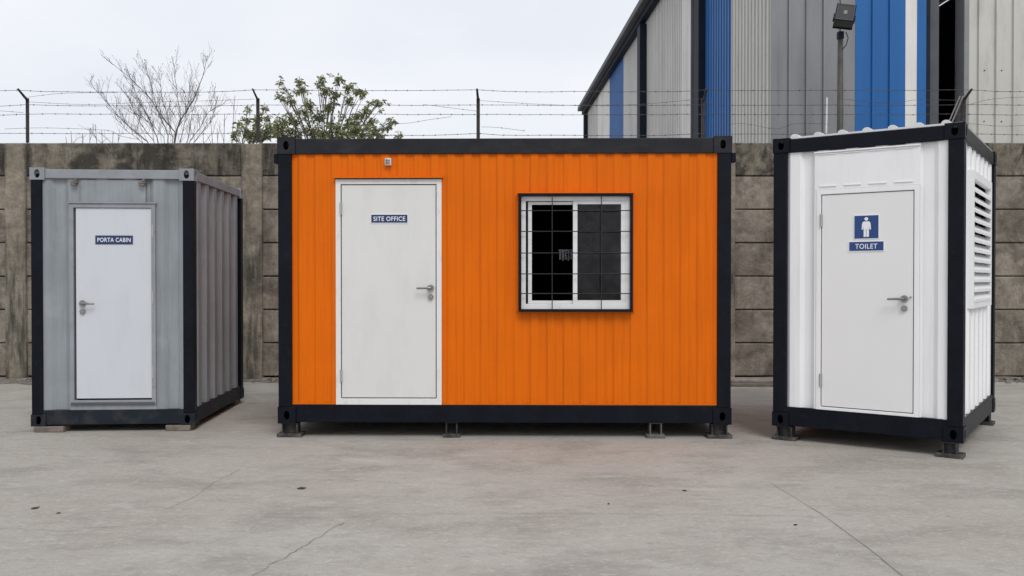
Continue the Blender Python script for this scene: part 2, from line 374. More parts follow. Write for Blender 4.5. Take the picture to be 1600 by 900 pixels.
def text_mesh(name, body, m, parent, cx, y, cz, height, width=None, bold=.0):
    cu = bpy.data.curves.new('text', 'FONT'); cu.body = body; cu.size = 1; cu.align_x = 'CENTER'; cu.align_y = 'CENTER'
    cu.offset = bold; cu.extrude = .01; cu.space_character = 1.08
    to = bpy.data.objects.new('text', cu); C.objects.link(to)
    bpy.context.view_layer.update()
    me = bpy.data.meshes.new_from_object(to.evaluated_get(bpy.context.evaluated_depsgraph_get()))
    bpy.data.objects.remove(to)
    xs = [v.co.x for v in me.vertices]; ys = [v.co.y for v in me.vertices]
    w, h = max(xs) - min(xs), max(ys) - min(ys); mx_, my_ = (max(xs) + min(xs)) / 2, (max(ys) + min(ys)) / 2
    sy = height / h; sx = (width / w) if width else sy
    for v in me.vertices:
        v.co = Vector(((v.co.x - mx_) * sx, -v.co.z * .08, (v.co.y - my_) * sy))
    me.name = name; me.materials.clear(); me.materials.append(M[m])
    o = bpy.data.objects.new(name, me); C.objects.link(o); o.parent = parent; o.location = (cx, y, cz)
    return o

# ------------------------------------------------------------------ ground and its marks
g = bpy.data.meshes.new('ground')
g.from_pydata([(-250, -150, 0), (250, -150, 0), (250, 350, 0), (-250, 350, 0)], [], [(0, 1, 2, 3)]); g.materials.append(M['ground'])
ground = bpy.data.objects.new('ground', g); C.objects.link(ground); struct(ground)
ground['label'] = 'pale worn concrete yard with faint cracks and stains'

def ribbon(name, pts, w, m, z=.004, jit=.02, sub=8, parent=ground):
    P = []
    for a, b in zip(pts[:-1], pts[1:]):
        for k in range(sub): P.append((a[0] + (b[0] - a[0]) * k / sub + random.uniform(-jit, jit), a[1] + (b[1] - a[1]) * k / sub + random.uniform(-jit, jit)))
    P.append(pts[-1]); vs = []; fs = []
    for i, p in enumerate(P):
        q = P[min(i + 1, len(P) - 1)]; r = P[max(i - 1, 0)]
        d = Vector((q[0] - r[0], q[1] - r[1], 0)).normalized(); n = Vector((-d.y, d.x, 0))
        ww = w * random.uniform(.45, 1.2) * (.25 if i in (0, len(P) - 1) else 1)
        vs += [(p[0] + n.x * ww / 2, p[1] + n.y * ww / 2, z), (p[0] - n.x * ww / 2, p[1] - n.y * ww / 2, z)]
        if i: fs.append((2 * i - 2, 2 * i - 1, 2 * i + 1, 2 * i))
    return MB().add(vs, fs).build(name, m, parent, recalc=False)
ribbon('crack', [(-1.03, 5.42), (-1.10, 5.20), (-1.16, 4.95), (-1.22, 4.75), (-1.31, 4.45), (-1.42, 4.2), (-1.6, 3.7)], .0055, 'crack', jit=.012)
ribbon('crack', [(-2.13, 6.95), (-2.2, 6.5), (-2.19, 6.0), (-2.26, 5.7)], .004, 'joint', jit=.012)
ribbon('crack', [(-3.9, 5.0), (-3.2, 5.3), (-2.7, 5.22), (-2.2, 5.4)], .004, 'joint', z=.0045, jit=.02)
ribbon('control_joint', [(1.90, 6.5), (1.975, 5.6), (1.985, 4.9), (1.97, 4.4), (1.96, 3.4), (1.95, 1.5)], .0055, 'joint2', jit=.001)
ribbon('control_joint', [(-1.1, 5.6), (0.6, 5.62), (2.0, 5.55)], .003, 'joint', z=.0045, jit=.006)

# ragged dirt strip along the foot of the wall
vs, fs = [], []
n = 220
for i in range(n):
    x = -16 + 34 * i / (n - 1)
    vs += [(x, 12.72 - .16 * math.sin(x * 1.1) * math.sin(x * 2.3 + 1) - random.uniform(0, .16), .004), (x, 13.2, .008)]
    if i: fs.append((2 * i - 2, 2 * i, 2 * i + 1, 2 * i - 1))
d = MB().add(vs, fs).build('dirt_strip', 'dirt', recalc=False); struct(d)
d['label'] = 'ragged strip of dirt and broken concrete along the foot of the wall'

# rubble: uncountable small stones on that strip
mb = MB()
for k in range(700):
    x = random.uniform(-9, 9.5); y = 13.05 - abs(random.gauss(0, .16)) - .02; s = random.choice((.008, .012, .018, .03)) * random.uniform(.7, 1.3)
    if k < 60: s = random.uniform(.03, .06); y = 13.0 - random.uniform(0, .08)
    vv = [(x + sx * s * random.uniform(.6, 1.3), y + sy * s * random.uniform(.5, 1), .006 + sz * s * random.uniform(.6, 1)) for sz in (0, 1) for sy in (-1, 1) for sx in (-1, 1)]
    mb.add(vv, [(0, 2, 3, 1), (4, 5, 7, 6), (0, 1, 5, 4), (2, 6, 7, 3), (0, 4, 6, 2), (1, 3, 7, 5)])
tag(mb.build('rubble', 'stone'), 'small broken stones scattered along the foot of the concrete wall', 'rubble', kind='stuff')

# ------------------------------------------------------------------ precast concrete wall
wall = empty('concrete_wall', (0, 13.1, 0))
tag(wall, 'weathered grey precast concrete panel wall with columns and dark algae stains along its top', 'wall')
WT = 3.534; PH = .4965; COLX = [-18.13 + 3.495 * k for k in range(12)]   # a column centre at -7.36 is made below
COLX = [-7.36 + 3.505 * k for k in range(-3, 7)]
cm = MB().box(-.155, .155, -.05, .2, 0, WT - .025).build('column', 'column', wall, bevel=.018)
cm.location = (COLX[0], 0, 0)
protos = {}
def slab_mesh(kind, seed):
    rnd = random.Random(seed)
    b = bmesh.new()
    nx = 10; w = 3.505 - .31 + .06; vs = []
    L0 = -w / 2
    mb = MB(); y0, y1 = 0, .07
    top = PH - .010
    fr = [(L0 + w * i / nx, rnd.uniform(-.004, .004), rnd.uniform(-.005, .0)) for i in range(nx + 1)]
    for (x, a, tt) in fr:
        vs += [(x, y0 + a + .008, 0.001 - tt * .6), (x, y0 + a, .014), (x, y0 + a, top - .014 + tt), (x, y0 + a + .010, top + tt), (x, y1, top + tt), (x, y1, 0)]
    fs = []
    for i in range(nx):
        for k in range(6):
            q = (k + 1) % 6
            fs.append((i * 6 + k, i * 6 + q, (i + 1) * 6 + q, (i + 1) * 6 + k))
    fs += [tuple(range(6)), tuple(nx * 6 + k for k in range(6))]
    mb.add(vs, fs)
    o = mb.build('wall_panel', kind, wall)
    return o
pbase = [slab_mesh('panel', s) for s in range(5)]; ptop = [slab_mesh('panel_top', s + 9) for s in range(3)]
used = set()
for k in range(len(COLX)):
    if k:
        c = cm.copy(); C.objects.link(c); c.parent = wall; c.location = (COLX[k], random.uniform(-.006, .006), random.uniform(-.004, .006))
    if k == len(COLX) - 1: break
    cx = (COLX[k] + COLX[k + 1]) / 2
    for r in range(7):
        src = random.choice(ptop if r == 6 else pbase)
        if src.name in used:
            o = src.copy(); C.objects.link(o); o.parent = wall
        else: o = src
        used.add(src.name)
        o.location = (cx + random.uniform(-.008, .008), random.uniform(-.010, .012), .058 + r * PH)
for o in pbase + ptop:
    if o.name not in used: bpy.data.objects.remove(o)
MB().box(-18, 17.5, .074, .095, .0, 3.52).build('joint_backing', 'fill', wall)  # dark sheet added so no sky light shows through the joints
# footing
vs, fs = [], []
n = 160
for i in range(n):
    x = -18 + 38 * i / (n - 1)
    f_ = -.035 - random.uniform(0, .03); h = .045 + random.uniform(-.012, .008)
    vs += [(x, f_ - .03, -.01), (x, f_, h * .7), (x, f_ + .03, h), (x, .09, h), (x, .09, -.01)]
    if i:
        a, b = (i - 1) * 5, i * 5
        fs += [(a + k, b + k, b + k + 1, a + k + 1) for k in range(4)]
MB().add(vs, fs).build('footing', 'footing', wall)

# loose precast slab on the ground between the orange and white cabins
sl = MB().box(-1.0, 1.0, -.20, .20, 0, .034).build('concrete_plank', 'stone', None, bevel=.006)
sl.location = (3.15, 12.62, .038)
tag(sl, 'upper pale plank lying at the foot of the wall between the orange and white cabins', 'plank', 'planks lying at the foot of the wall')
sl2 = MB().box(-1.05, 1.05, -.24, .20, 0, .036).build('concrete_plank', 'block', None, bevel=.006)  # darker plank added as the shadow side of the slab
sl2.location = (3.12, 12.50, .002)
tag(sl2, 'lower dark plank lying on the ground under the pale plank by the wall', 'plank', 'planks lying at the foot of the wall')

# ------------------------------------------------------------------ fence posts on the wall and barbed wire
POST = [(-7.206, 'leftmost dark steel fence post with bent arm, above the grey cabin'),
        (-3.779, 'dark steel fence post with bent arm in front of the leafy tree'),
        (-.503, 'dark steel fence post standing alone against the sky above the orange cabin'),
        (2.848, 'dark steel fence post with bent arm against the blue warehouse strip'),
        (6.722, 'dark steel fence post with bent arm and pale brace behind the white cabin')]
for x, lb in POST:
    t = empty('fence_post', (x, 13.13, 3.53)); tag(t, lb, 'fence post', 'steel posts carrying the barbed wire')
    mb = MB(); mb.box(-.026, .026, -.004, .004, 0, .66); mb.box(-.026, -.018, .0045, .05, 0, .66)
    mb.build('upright', 'post', t, bevel=.002)
    mb = MB().tube([(-.0, .0, .63), (-.004, -.09, .675), (-.008, -.235, .745)], [.022, .020, .017], 4)
    mb.build('arm', 'post', t)
    if x > 6:
        mb = MB().tube([(-.04, -.05, .68), (-.25, -.02, .15)], .012, 6); mb.tube([(-.085, -.05, .68), (-.30, -.02, .15)], .010, 6)
        mb.build('brace', 'brace', t)

def strand(pts, r, name='barbed_wire', barbs=.17, seed=0, twist=True):
    rnd = random.Random(seed); mb = MB(); mb.tube(pts, r, 4)
    acc = 0
    for a, b in zip(pts[:-1], pts[1:]):
        a, b = Vector(a), Vector(b); dl = (b - a).length; t = barbs - acc
        while t < dl:
            p = a.lerp(b, t / dl); u = (b - a).normalized()
            for q in range(2):
                ang = rnd.uniform(0, PI); e = Vector((rnd.uniform(-.3, .3), math.cos(ang), math.sin(ang))).normalized() * .017
                mb.tube([p - e, p + e], r * .5, 3)
            mb.tube([p - u * .012, p + u * .012], r * 1.5, 4)
            t += barbs * rnd.uniform(.85, 1.15)
        acc = dl - (t - barbs) if dl > 0 else 0
        acc = max(0, min(barbs * .9, acc))
    return mb.build(name, 'wire', None, recalc=False)
anch = [-18.0, -14.4, -10.8] + [p[0] for p in POST] + [10.3, 13.9, 17.5]
def run(y, z, sag, seed, jit=.01):
    rnd = random.Random(seed); P = []
    for i in range(len(anch) - 1):
        a, b = anch[i], anch[i + 1]; s_ = sag * rnd.uniform(.4, 1.4); j0 = rnd.uniform(-jit, jit)
        for k in range(10):
            t = k / 10; P.append((a + (b - a) * t, y + .02 * math.sin(k), z - 4 * s_ * t * (1 - t) + rnd.uniform(-.004, .004) + (j0 if k else 0)))
    P.append((anch[-1], y, z)); return P
rows = [(12.90, 4.262, .02, 'topmost barbed wire strand held on the tips of the bent post arms'),
        (13.10, 4.085, .015, 'second barbed wire strand from the top of the wall fence'),
        (13.10, 3.945, .012, 'third barbed wire strand from the top of the wall fence'),
        (13.10, 3.66, .018, 'lowest long barbed wire strand running just above the concrete wall')]
for i, (y, z, sg, lb) in enumerate(rows):
    tag(strand(run(y, z, sg, i + 3), .0036, seed=i), lb, 'barbed wire', 'barbed wire strands above the wall')
# slack wires: (points, label)
loose = [([(-7.2, 13.0, 4.17), (-6.6, 13.0, 4.235), (-5.8, 13.0, 4.245)], 'slack wire rising from the leftmost post up to the top strand'),
         ([(-7.15, 13.05, 4.12), (-6.3, 13.05, 4.08), (-5.5, 13.05, 4.11), (-4.7, 13.05, 4.13), (-3.8, 13.05, 4.16)], 'slack wire sagging between the two posts behind the grey cabin'),
         ([(-8.6, 13.05, 4.06), (-8.0, 13.05, 4.02), (-7.22, 13.05, 3.96)], 'slack wire slanting down at the far left edge to the leftmost post'),
         ([(-7.5, 13.05, 3.72), (-6.9, 13.05, 3.735), (-6.0, 13.05, 3.70), (-5.8, 13.05, 3.62), (-5.5, 13.05, 3.56)], 'slack wire dropping onto the wall left of the bare tree'),
         ([(-2.0, 13.05, 3.81), (-1.6, 13.05, 3.80), (-1.2, 13.05, 3.86), (-.9, 13.05, 3.90)], 'short slack curl of wire left of the lone post above the orange cabin'),
         ([(-1.3, 13.05, 4.08), (-.9, 13.05, 4.03), (-.5, 13.05, 3.98)], 'slack wire slanting down to the lone post above the orange cabin'),
         ([(-.5, 13.05, 4.14), (.3, 13.05, 4.09), (1.2, 13.05, 4.06), (2.0, 13.05, 4.09), (2.85, 13.05, 4.17)], 'slack wire sagging between the lone post and the warehouse corner post'),
         ([(-.45, 13.05, 3.75), (-.2, 13.05, 3.74), (.2, 13.05, 3.69)], 'short slack wire right of the lone post just above the orange cabin'),
         ([(2.9, 13.05, 3.74), (3.4, 13.05, 3.80), (3.9, 13.05, 3.72), (4.2, 13.05, 3.80), (4.7, 13.05, 3.79)], 'wavy slack wire in front of the cream warehouse strip'),
         ([(4.8, 13.05, 4.17), (5.6, 13.05, 4.10), (6.0, 13.05, 4.15), (6.7, 13.05, 4.14)], 'slack wire in front of the grey and blue warehouse front'),
         ([(6.75, 13.05, 4.08), (7.1, 13.05, 4.16), (7.6, 13.05, 4.19), (8.6, 13.05, 4.2)], 'slack wire climbing rightward from the rightmost post'),
         ([(6.75, 13.05, 3.80), (7.3, 13.05, 3.76), (8.0, 13.05, 3.80), (8.8, 13.05, 3.77)], 'slack wire low in front of the cream cladding at the right edge')]
for i, (p, lb) in enumerate(loose):
    # smooth by subdividing
    Q = []
    for k in range(len(p) - 1):
        p0 = Vector(p[max(k - 1, 0)]); p1 = Vector(p[k]); p2 = Vector(p[k + 1]); p3 = Vector(p[min(k + 2, len(p) - 1)])
        for j in range(5):
            t = j / 5; Q.append(.5 * ((2 * p1) + (-p0 + p2) * t + (2 * p0 - 5 * p1 + 4 * p2 - p3) * t * t + (-p0 + 3 * p1 - 3 * p2 + p3) * t ** 3))
    Q.append(Vector(p[-1]))
    tag(strand(Q, .0026, 'loose_wire', seed=30 + i, barbs=.3), lb, 'wire', 'slack wires in the fence')

# ------------------------------------------------------------------ warehouse
wh = empty('warehouse', (4.89, 16.5, 0))
tag(wh, 'tall corrugated metal warehouse striped in grey, cream and blue behind the concrete wall', 'warehouse')
EH = 10.1
dirx = -.037
def side_sheet(y0, y1, m, pitch=.22, depth=.062):
    """corrugated sheet on the long side wall, sine profile"""
    vs = []; fs = []; k0 = math.floor(y0 / pitch) - 1; P_ = []
    for k in range(k0, k0 + int((y1 - y0) / pitch) + 4):
        for f, h in ((0, 0), (.50, 0), (.60, 1), (.92, 1)): P_.append(((k + f) * pitch, h))
    def pr(y):
        for a, b in zip(P_[:-1], P_[1:]):
            if a[0] <= y <= b[0]: return a[1] + (b[1] - a[1]) * (y - a[0]) / (b[0] - a[0])
        return 0
    ys = [y0] + [p[0] for p in P_ if y0 + .002 < p[0] < y1 - .002] + [y1]
    for i, y in enumerate(ys):
        x = dirx * y + depth * (pr(y) - .5)
        vs += [(x, y, 0), (x, y, EH)]
        if i: fs.append((2 * i - 2, 2 * i - 1, 2 * i + 1, 2 * i))
    return MB().add(vs, fs).build('side_sheet', m, wh, recalc=False)
def spans(y0, y1, m, step):
    n = max(1, int(round((y1 - y0) / step)))
    for i in range(n): side_sheet(y0 + (y1 - y0) * i / n, y0 + (y1 - y0) * (i + 1) / n, m)
spans(0, 2.67, 'sh_cream', .88)
spans(2.67, 4.89, 'sh_blue', 1.1)
spans(4.89, 7.4, 'sh_light', 1.1); spans(7.4, 12.7, 'sh_dull', 1.1)
spans(12.7, 17.0, 'sh_dull', 1.1)
spans(17.0, 20.6, 'sh_blue', 1.1)
spans(20.6, 24.4, 'sh_light', 1.1)
spans(24.4, 28.6, 'sh_dull', 1.1)
for y0, y1, w in ((4.87, 5.45, .20), (12.35, 13.0, .26), (28.0, 28.5, .22)):
    xx = dirx * y0
    bx('column', 'trim', wh, xx - w, xx + .02, y0, y1, 0, EH - .25, bevel=.02)
# downpipe
mb = MB().tube([(dirx * 5.9 - .10, 5.9, 0), (dirx * 5.9 - .10, 5.9, EH - .2)], .045, 8); mb.build('downpipe', 'trim_mid', wh, smooth=True)
# eaves gutter and soffit along the long side
def run_box(name, m, xo0, xo1, z0, z1, ya=-.3, yb=28.9):
    vs = [];
    for y in (ya, yb):
        xb = dirx * y; vs += [(xb + xo0, y, z0), (xb + xo1, y, z0), (xb + xo1, y, z1), (xb + xo0, y, z1)]
    MB().add(vs, [(0, 1, 2, 3), (4, 7, 6, 5), (0, 4, 5, 1), (1, 5, 6, 2), (2, 6, 7, 3), (3, 7, 4, 0)]).build(name, m, wh, bevel=.01)
run_box('gutter', 'trim_mid', -.45, -.24, EH + .02, EH + .22)
run_box('soffit', 'trim', -.238, .0, EH - .16, EH + .10)
# roof and hidden walls so the inside is dark
MB().add([(-.4, -.1, EH + .23), (14, -.1, 13.6), (14, 28.9, 13.6), (-1.4, 28.9, EH + .23), (-.4, -.1, EH + .28), (14, -.1, 13.66), (14, 28.9, 13.66), (-1.4, 28.9, EH + .28)],
         [(0, 1, 2, 3), (4, 7, 6, 5), (0, 4, 5, 1), (1, 5, 6, 2), (2, 6, 7, 3), (3, 7, 4, 0)]).build('roof', 'trim_mid', wh)
MB().add([(a, y, z) for y in (28.62, 28.7) for a, z in ((-1.05, 0), (13.95, 0), (13.95, 13.55), (-1.05, 10.25))], [(0, 1, 2, 3), (4, 7, 6, 5), (0, 4, 5, 1), (1, 5, 6, 2), (2, 6, 7, 3), (3, 7, 4, 0)]).build('rear_wall', 'sh_grey', wh)
bx('far_wall', 'sh_grey', wh, 13.9, 14, .05, 28.6, 0, 13.5)
# front: sheets with narrow ribs every 0.3235 m
RP = .3235
def front_sheet(x0, x1, m, y=0.0, z1=13.2, first=None, name='front_sheet'):
    ribs = []; r = (first if first is not None else 0.29)
    while r < x1:
        if r > x0 + .03 and r < x1 - .03: ribs.append(r)
        r += RP
    prof = [(x0, 0)]
    for r in ribs: prof += [(r - .032, 0), (r - .022, -.045), (r + .014, -.045), (r + .026, 0)]
    # shallow stiffening swages halfway between ribs
    prof.append((x1, 0)); vs = []; fs = []
    for i, (x, d_) in enumerate(prof):
        vs += [(x, y + d_, 0), (x, y + d_, z1)]
        if i: fs.append((2 * i - 2, 2 * i, 2 * i + 1, 2 * i - 1))
    o = MB().add(vs, fs).build(name, m, wh, recalc=False)
    s_ = o.modifiers.new('thickness', 'SOLIDIFY'); s_.thickness = .004; s_.offset = -1
    return o
front_sheet(.0, .806, 'sh_grey'); front_sheet(.808, 1.52, 'sh_grey', y=.003)
front_sheet(1.52, 2.455, 'sh_blue', y=-.004, first=1.845)
front_sheet(2.457, 2.67, 'sh_light', y=-.001, first=9)
front_sheet(2.672, 2.845, 'sh_blue', y=-.002, first=9)
bx('door_jamb', 'trim', wh, 2.845, 2.925, .0, .35, 0, 13.2, bevel=.01)
bx('door_jamb', 'trim_mid', wh, 2.927, 3.115, .06, .35, 0, 13.2, bevel=.01)
bx('door_jamb', 'trim_light', wh, 3.53, 3.625, -.05, .30, 0, 13.2, bevel=.01)
front_sheet(3.627, 4.59, 'sh_cream', y=-.02, first=3.82); front_sheet(4.592, 5.56, 'sh_cream', y=-.017, first=4.79)
front_sheet(5.562, 7.5, 'sh_cream', y=-.02, first=5.76); front_sheet(7.502, 10.5, 'sh_cream', y=-.017, first=7.7); front_sheet(10.502, 14, 'sh_cream', y=-.02, first=10.7)
bx('corner_flashing', 'sh_grey', wh, -.06, .05, -.04, -.004, 0, 10.2)
# sheet fixings on the cream cladding
mb = MB()
for zz in (3.98, 4.45, 5.4, 6.9):
    for k in range(22):
        xx = 3.82 + RP * k + .10
        if random.random() < .75: mb.tube([(xx, -.022, zz + random.uniform(-.02, .02)), (xx, -.034, zz)], .010, 6)
mb.build('fixings', 'trim', wh)['kind'] = 'stuff'

# ------------------------------------------------------------------ flood lamp on pole
fl = empty('flood_lamp', (5.50, 14.8, 0))
tag(fl, 'black rectangular floodlight tilted on a tall thin pole in front of the warehouse', 'flood lamp')
MB().tube([(0, 0, 0), (0, 0, 3.2), (0, 0, 5.60)], [.06, .056, .042], 10).build('pole', 'lamp_pole', fl, smooth=True)
MB().tube([(.02, -.05, 5.34), (.07, -.07, 5.40), (.10, -.08, 5.52), (.06, -.08, 5.62)], .008, 6).build('cable', 'lamp_body', fl, smooth=True)
hd = MB().box(-.155, .155, -.045, .03, -.21, .21); 
for k in range(7): hd.box(-.15 + k * .046, -.138 + k * .046, .03, .07, -.19, .19)
head = hd.build('housing', 'lamp_body', fl, bevel=.008)
head.location = (.03, -.10, 5.86); head.rotation_euler = (math.radians(-12), math.radians(11), math.radians(-16))
lens = MB().box(-.13, .13, -.052, -.046, -.07, .185).build('lens', 'lens', head)
MB().box(-.028, .028, -.056, -.0525, .03, .09).build('emitter', 'brace', head)
rim = ring_frame('lens_rim', 'trim_mid', head, -.14, .14, -.08, .195, .012, -.058, -.046)
MB().box(-.175, -.158, -.03, .02, -.06, .03).box(.158, .175, -.03, .02, -.06, .03).box(-.175, .175, .072, .085, -.06, -.02).build('bracket', 'trim', head)
bx('clamp', 'trim', fl, -.045, .045, -.05, .05, 5.52, 5.64, bevel=.006)

pp = MB().tube([(0, 0, 0), (.02, 0, 2.6), (.045, 0, 4.42)], [.016, .015, .013], 8).build('pipe', 'pvc', smooth=True)
pp.location = (5.02, 14.2, 0); tag(pp, 'thin white pipe leaning upright behind the white cabin, left of the lamp pole', 'pipe')

# ------------------------------------------------------------------ trees
def P(px, py, Z=17.0, dy=0.0):   # helper for laying the trees out on their own distance (metres)
    Zq = Z + dy
    return Vector(((px - 800) / 1376.84 * Zq, Zq, 1.5 + (436 - py) / 1376.84 * Zq))
def twig(mb, p, d, ln, r, lvl, rnd, ends, spread=.5, up=.12, kink=.16, n=5):
    pts = [p.copy()]; rs = [r]; q = p.copy(); d = d.normalized()
    for i in range(n):
        d = (d + Vector((rnd.gauss(0, kink), rnd.gauss(0, kink), rnd.gauss(0, kink) * .6 + up * .4))).normalized()
        q = q + d * ln / n; pts.append(q.copy()); rs.append(max(.0016, r * (1 - .62 * (i + 1) / n)))
        if lvl > 0 and i >= 1 and rnd.random() < .85:
            s_ = rnd.choice((-1, 1)); dd = (d + Vector((s_ * rnd.uniform(.3, 1) * spread, rnd.uniform(-.8, .8) * spread, rnd.uniform(-.1, .5) * spread))).normalized()
            twig(mb, q, dd, ln * rnd.uniform(.38, .7), r * .55, lvl - 1, rnd, ends, spread, up, kink, max(3, n - 1))
    mb.tube(pts, rs, 4 if r < .012 else 6, cap=False); ends.append((q.copy(), d.copy()))

# bare tree
bt = empty('bare_tree', (P(258, 0)[0], 17, 0)); tag(bt, 'leafless thin-branched tree fanning out above the wall behind the grey cabin', 'tree')
rnd = random.Random(3); br = MB(); tk = MB(); ends = []
base = Vector((P(258, 0)[0], 17, 0)); fork = P(262, 300)
tk.tube([base, base + Vector((.03, .02, 1.2)), fork], [.13, .11, .09], 8)
stems = [([(262, 300), (276, 206), (282, 190), (304, 158), (318, 120), (326, 88)], .028, -.2),
         ([(276, 206), (283, 185), (278, 140), (270, 88)], .018, .2),
         ([(262, 300), (276, 208), (252, 180), (232, 150), (205, 122), (168, 94)], .024, .3),
         ([(262, 300), (246, 215), (236, 190), (220, 160), (197, 100)], .020, -.4),
         ([(262, 300), (232, 222), (205, 200), (182, 178), (160, 150), (150, 140)], .020, .1),
         ([(262, 300), (296, 215), (302, 175), (312, 140)], .018, .5),
         ([(262, 300), (264, 212), (248, 175), (238, 135), (227, 98)], .019, -.5),
         ([(262, 300), (305, 222), (330, 190), (342, 150)], .015, .1),
         ([(262, 300), (225, 224), (200, 205), (188, 190)], .014, -.2),
         ([(262, 300), (240, 220), (218, 190), (205, 160), (196, 140)], .015, .4), ([(262, 300), (270, 215), (262, 180), (254, 150), (250, 115)], .015, .4),
         ([(262, 300), (284, 218), (292, 180), (296, 150), (298, 122)], .014, -.4), ([(262, 300), (258, 215), (240, 196), (222, 182), (205, 176)], .013, .5),
         ([(262, 300), (298, 220), (314, 200), (326, 175), (336, 170)], .013, -.3)]
for pl, r, dy in stems:
    Q = [P(x, y, 17, dy * max(0, (300 - y)) / 200) for x, y in pl]
    F = []
    for k in range(len(Q) - 1):
        for j in range(3): F.append(Q[k].lerp(Q[k + 1], j / 3) + Vector((rnd.gauss(0, .006), rnd.gauss(0, .01), 0)))
    F.append(Q[-1]); m_ = len(F)
    br.tube(F, [max(.0038, .60 * r * (1 - .8 * i / (m_ - 1))) for i in range(m_)], 5, cap=False)
    for i in range(2, m_ - 1):
        if F[i].z < 3.9: continue
        for rep in range(2):
            if rnd.random() < .9:
                dd = (F[i + 1] - F[i]).normalized() + Vector((rnd.choice((-1, 1)) * rnd.uniform(.3, .8), rnd.uniform(-.5, .5), rnd.uniform(.0, .5)))
                twig(br, F[i], dd, rnd.uniform(.2, .60) * (1.05 - .65 * i / m_), .0038, 1 if rnd.random() < .6 else 2, rnd, ends, .7, .2, .14)
# buds and last shrivelled leaves at twig tips
bd = MB()
for e, d_ in ends:
    if rnd.random() < .12: 
        s_ = rnd.uniform(.005, .012); bd.add([e + Vector((-s_, 0, 0)), e + Vector((0, s_, -s_)), e + Vector((s_, 0, 0)), e + Vector((0, -s_, s_))], [(0, 1, 2), (0, 2, 3)])
o = tk.build('trunk', 'bark', None, smooth=True); o2 = br.build('branches', 'bark', None, recalc=False); o3 = bd.build('buds', 'bark', None, recalc=False); o3['kind'] = 'stuff'
for q in (o, o2, o3): q.parent = bt; q.matrix_parent_inverse = Matrix.Translation(-Vector(bt.location))

def shrub(cx_px, label, seed, stems_px):
    rnd = random.Random(seed); Z = 16.0
    b0 = Vector(((cx_px - 800) / 1376.84 * Z, Z, 0)); t = empty('bare_shrub', b0); tag(t, label, 'shrub', 'leafless shrubs behind the wall')
    mb = MB(); en = []
    for (x, y) in stems_px:
        e = P(x, y, Z, rnd.uniform(-.2, .2)); pts = [b0, b0.lerp(e, .5) + Vector((rnd.uniform(-.1, .1), 0, .1)), e]
        mb.tube(pts, [.014, .010, .004], 4, cap=False)
        for k in range(5):
            twig(mb, pts[1].lerp(e, .4 + .12 * k), Vector((rnd.uniform(-.8, .8), rnd.uniform(-.3, .3), .8)), rnd.uniform(.15, .35), .0045, 1, rnd, en, .7)
    q = mb.build('branches', 'bark', None, recalc=False); q.parent = t; q.matrix_parent_inverse = Matrix.Translation(-b0)
shrub(125, 'low leafless shrub showing just above the wall left of the bare tree', 5, [(112, 205), (130, 208), (142, 200), (104, 214)])
shrub(165, 'spindly leafless shrub at the left foot of the bare tree', 6, [(150, 195), (160, 204), (178, 206), (186, 210)])
shrub(345, 'thin leafless shrub between the bare tree and the leafy tree', 8, [(330, 190), (352, 178), (368, 150), (340, 200), (318, 205)])

def leafy(name, label, basepx, Z, lobes, seed, dens):
    rnd = random.Random(seed)
    b0 = Vector(((basepx - 800) / 1376.84 * Z, Z, 0)); t = empty(name, b0); tag(t, label, 'tree')
    tk = MB(); br = MB(); lf = MB()
    fork = Vector((b0.x, Z, 3.0)); tk.tube([b0, b0 + Vector((.05, 0, 1.5)), fork], [.13, .11, .085], 8)
    def leaf(p, d, ln):
        d = d.normalized(); s_ = d.cross(Vector((rnd.gauss(0, 1), rnd.gauss(0, 1), rnd.gauss(0, 1)))).normalized(); w = ln * rnd.uniform(.17, .24)
        dr = Vector((0, 0, -ln * .16))
        lf.add([p, p + d * ln * .5 + s_ * w + dr * .3, p + d * ln + dr, p + d * ln * .5 - s_ * w + dr * .3], [(0, 1, 2, 3)])
    for (u, v, r) in lobes:
        px, py = 380 + u * .2556, 100 + v * .2556; R = r * .2556 / 1376.84 * Z * 1.12
        dy = rnd.uniform(-.55, .55); c = P(px, py, Z, dy)
        # limb to the lobe
        a = Vector((fork.x + (c.x - fork.x) * .15, Z, 3.0 + rnd.uniform(0, .4)))
        mid = a.lerp(c, .5) + Vector((-(c.x - a.x) * .18, dy * .1, .12)); F = []
        for j in range(9):
            tt = j / 8; F.append(a * (1 - tt) ** 2 + mid * 2 * tt * (1 - tt) + c * tt * tt + Vector((rnd.gauss(0, .012), rnd.gauss(0, .012), 0)))
        br.tube(F, [.019 * (1 - .82 * j / 8) for j in range(9)], 5, cap=False)
        nros = max(2, int(dens * R * R * 1450))
        for k in range(nros):
            q = Vector((rnd.gauss(0, .44), rnd.gauss(0, .6), rnd.gauss(0, .42)))
            e = c + q * R
            s0 = F[rnd.choice((5, 6, 7))] if rnd.random() < .5 else c
            br.tube([s0, s0.lerp(e, .5) + Vector((0, 0, .015)), e], [.0055, .004, .0025], 3, cap=False)
            ax = (e - s0).normalized() + Vector((0, 0, .35))
            for j in range(rnd.randint(6, 9)):
                dd = ax * .25 + Vector((rnd.gauss(0, 1), rnd.gauss(0, 1), rnd.gauss(-.4, .55)))
                leaf(e + Vector((rnd.gauss(0, .012), rnd.gauss(0, .012), rnd.gauss(0, .012))), dd, rnd.uniform(.05, .105))
    for q, nm, mt in ((tk, 'trunk', 'bark_leafy'), (br, 'branches', 'bark_leafy'), (lf, 'foliage', 'leaf')):
        o = q.build(nm, mt, None, recalc=False, smooth=(nm == 'trunk')); o.parent = t; o.matrix_parent_inverse = Matrix.Translation(-b0)
        if nm == 'foliage': o['kind'] = 'stuff'
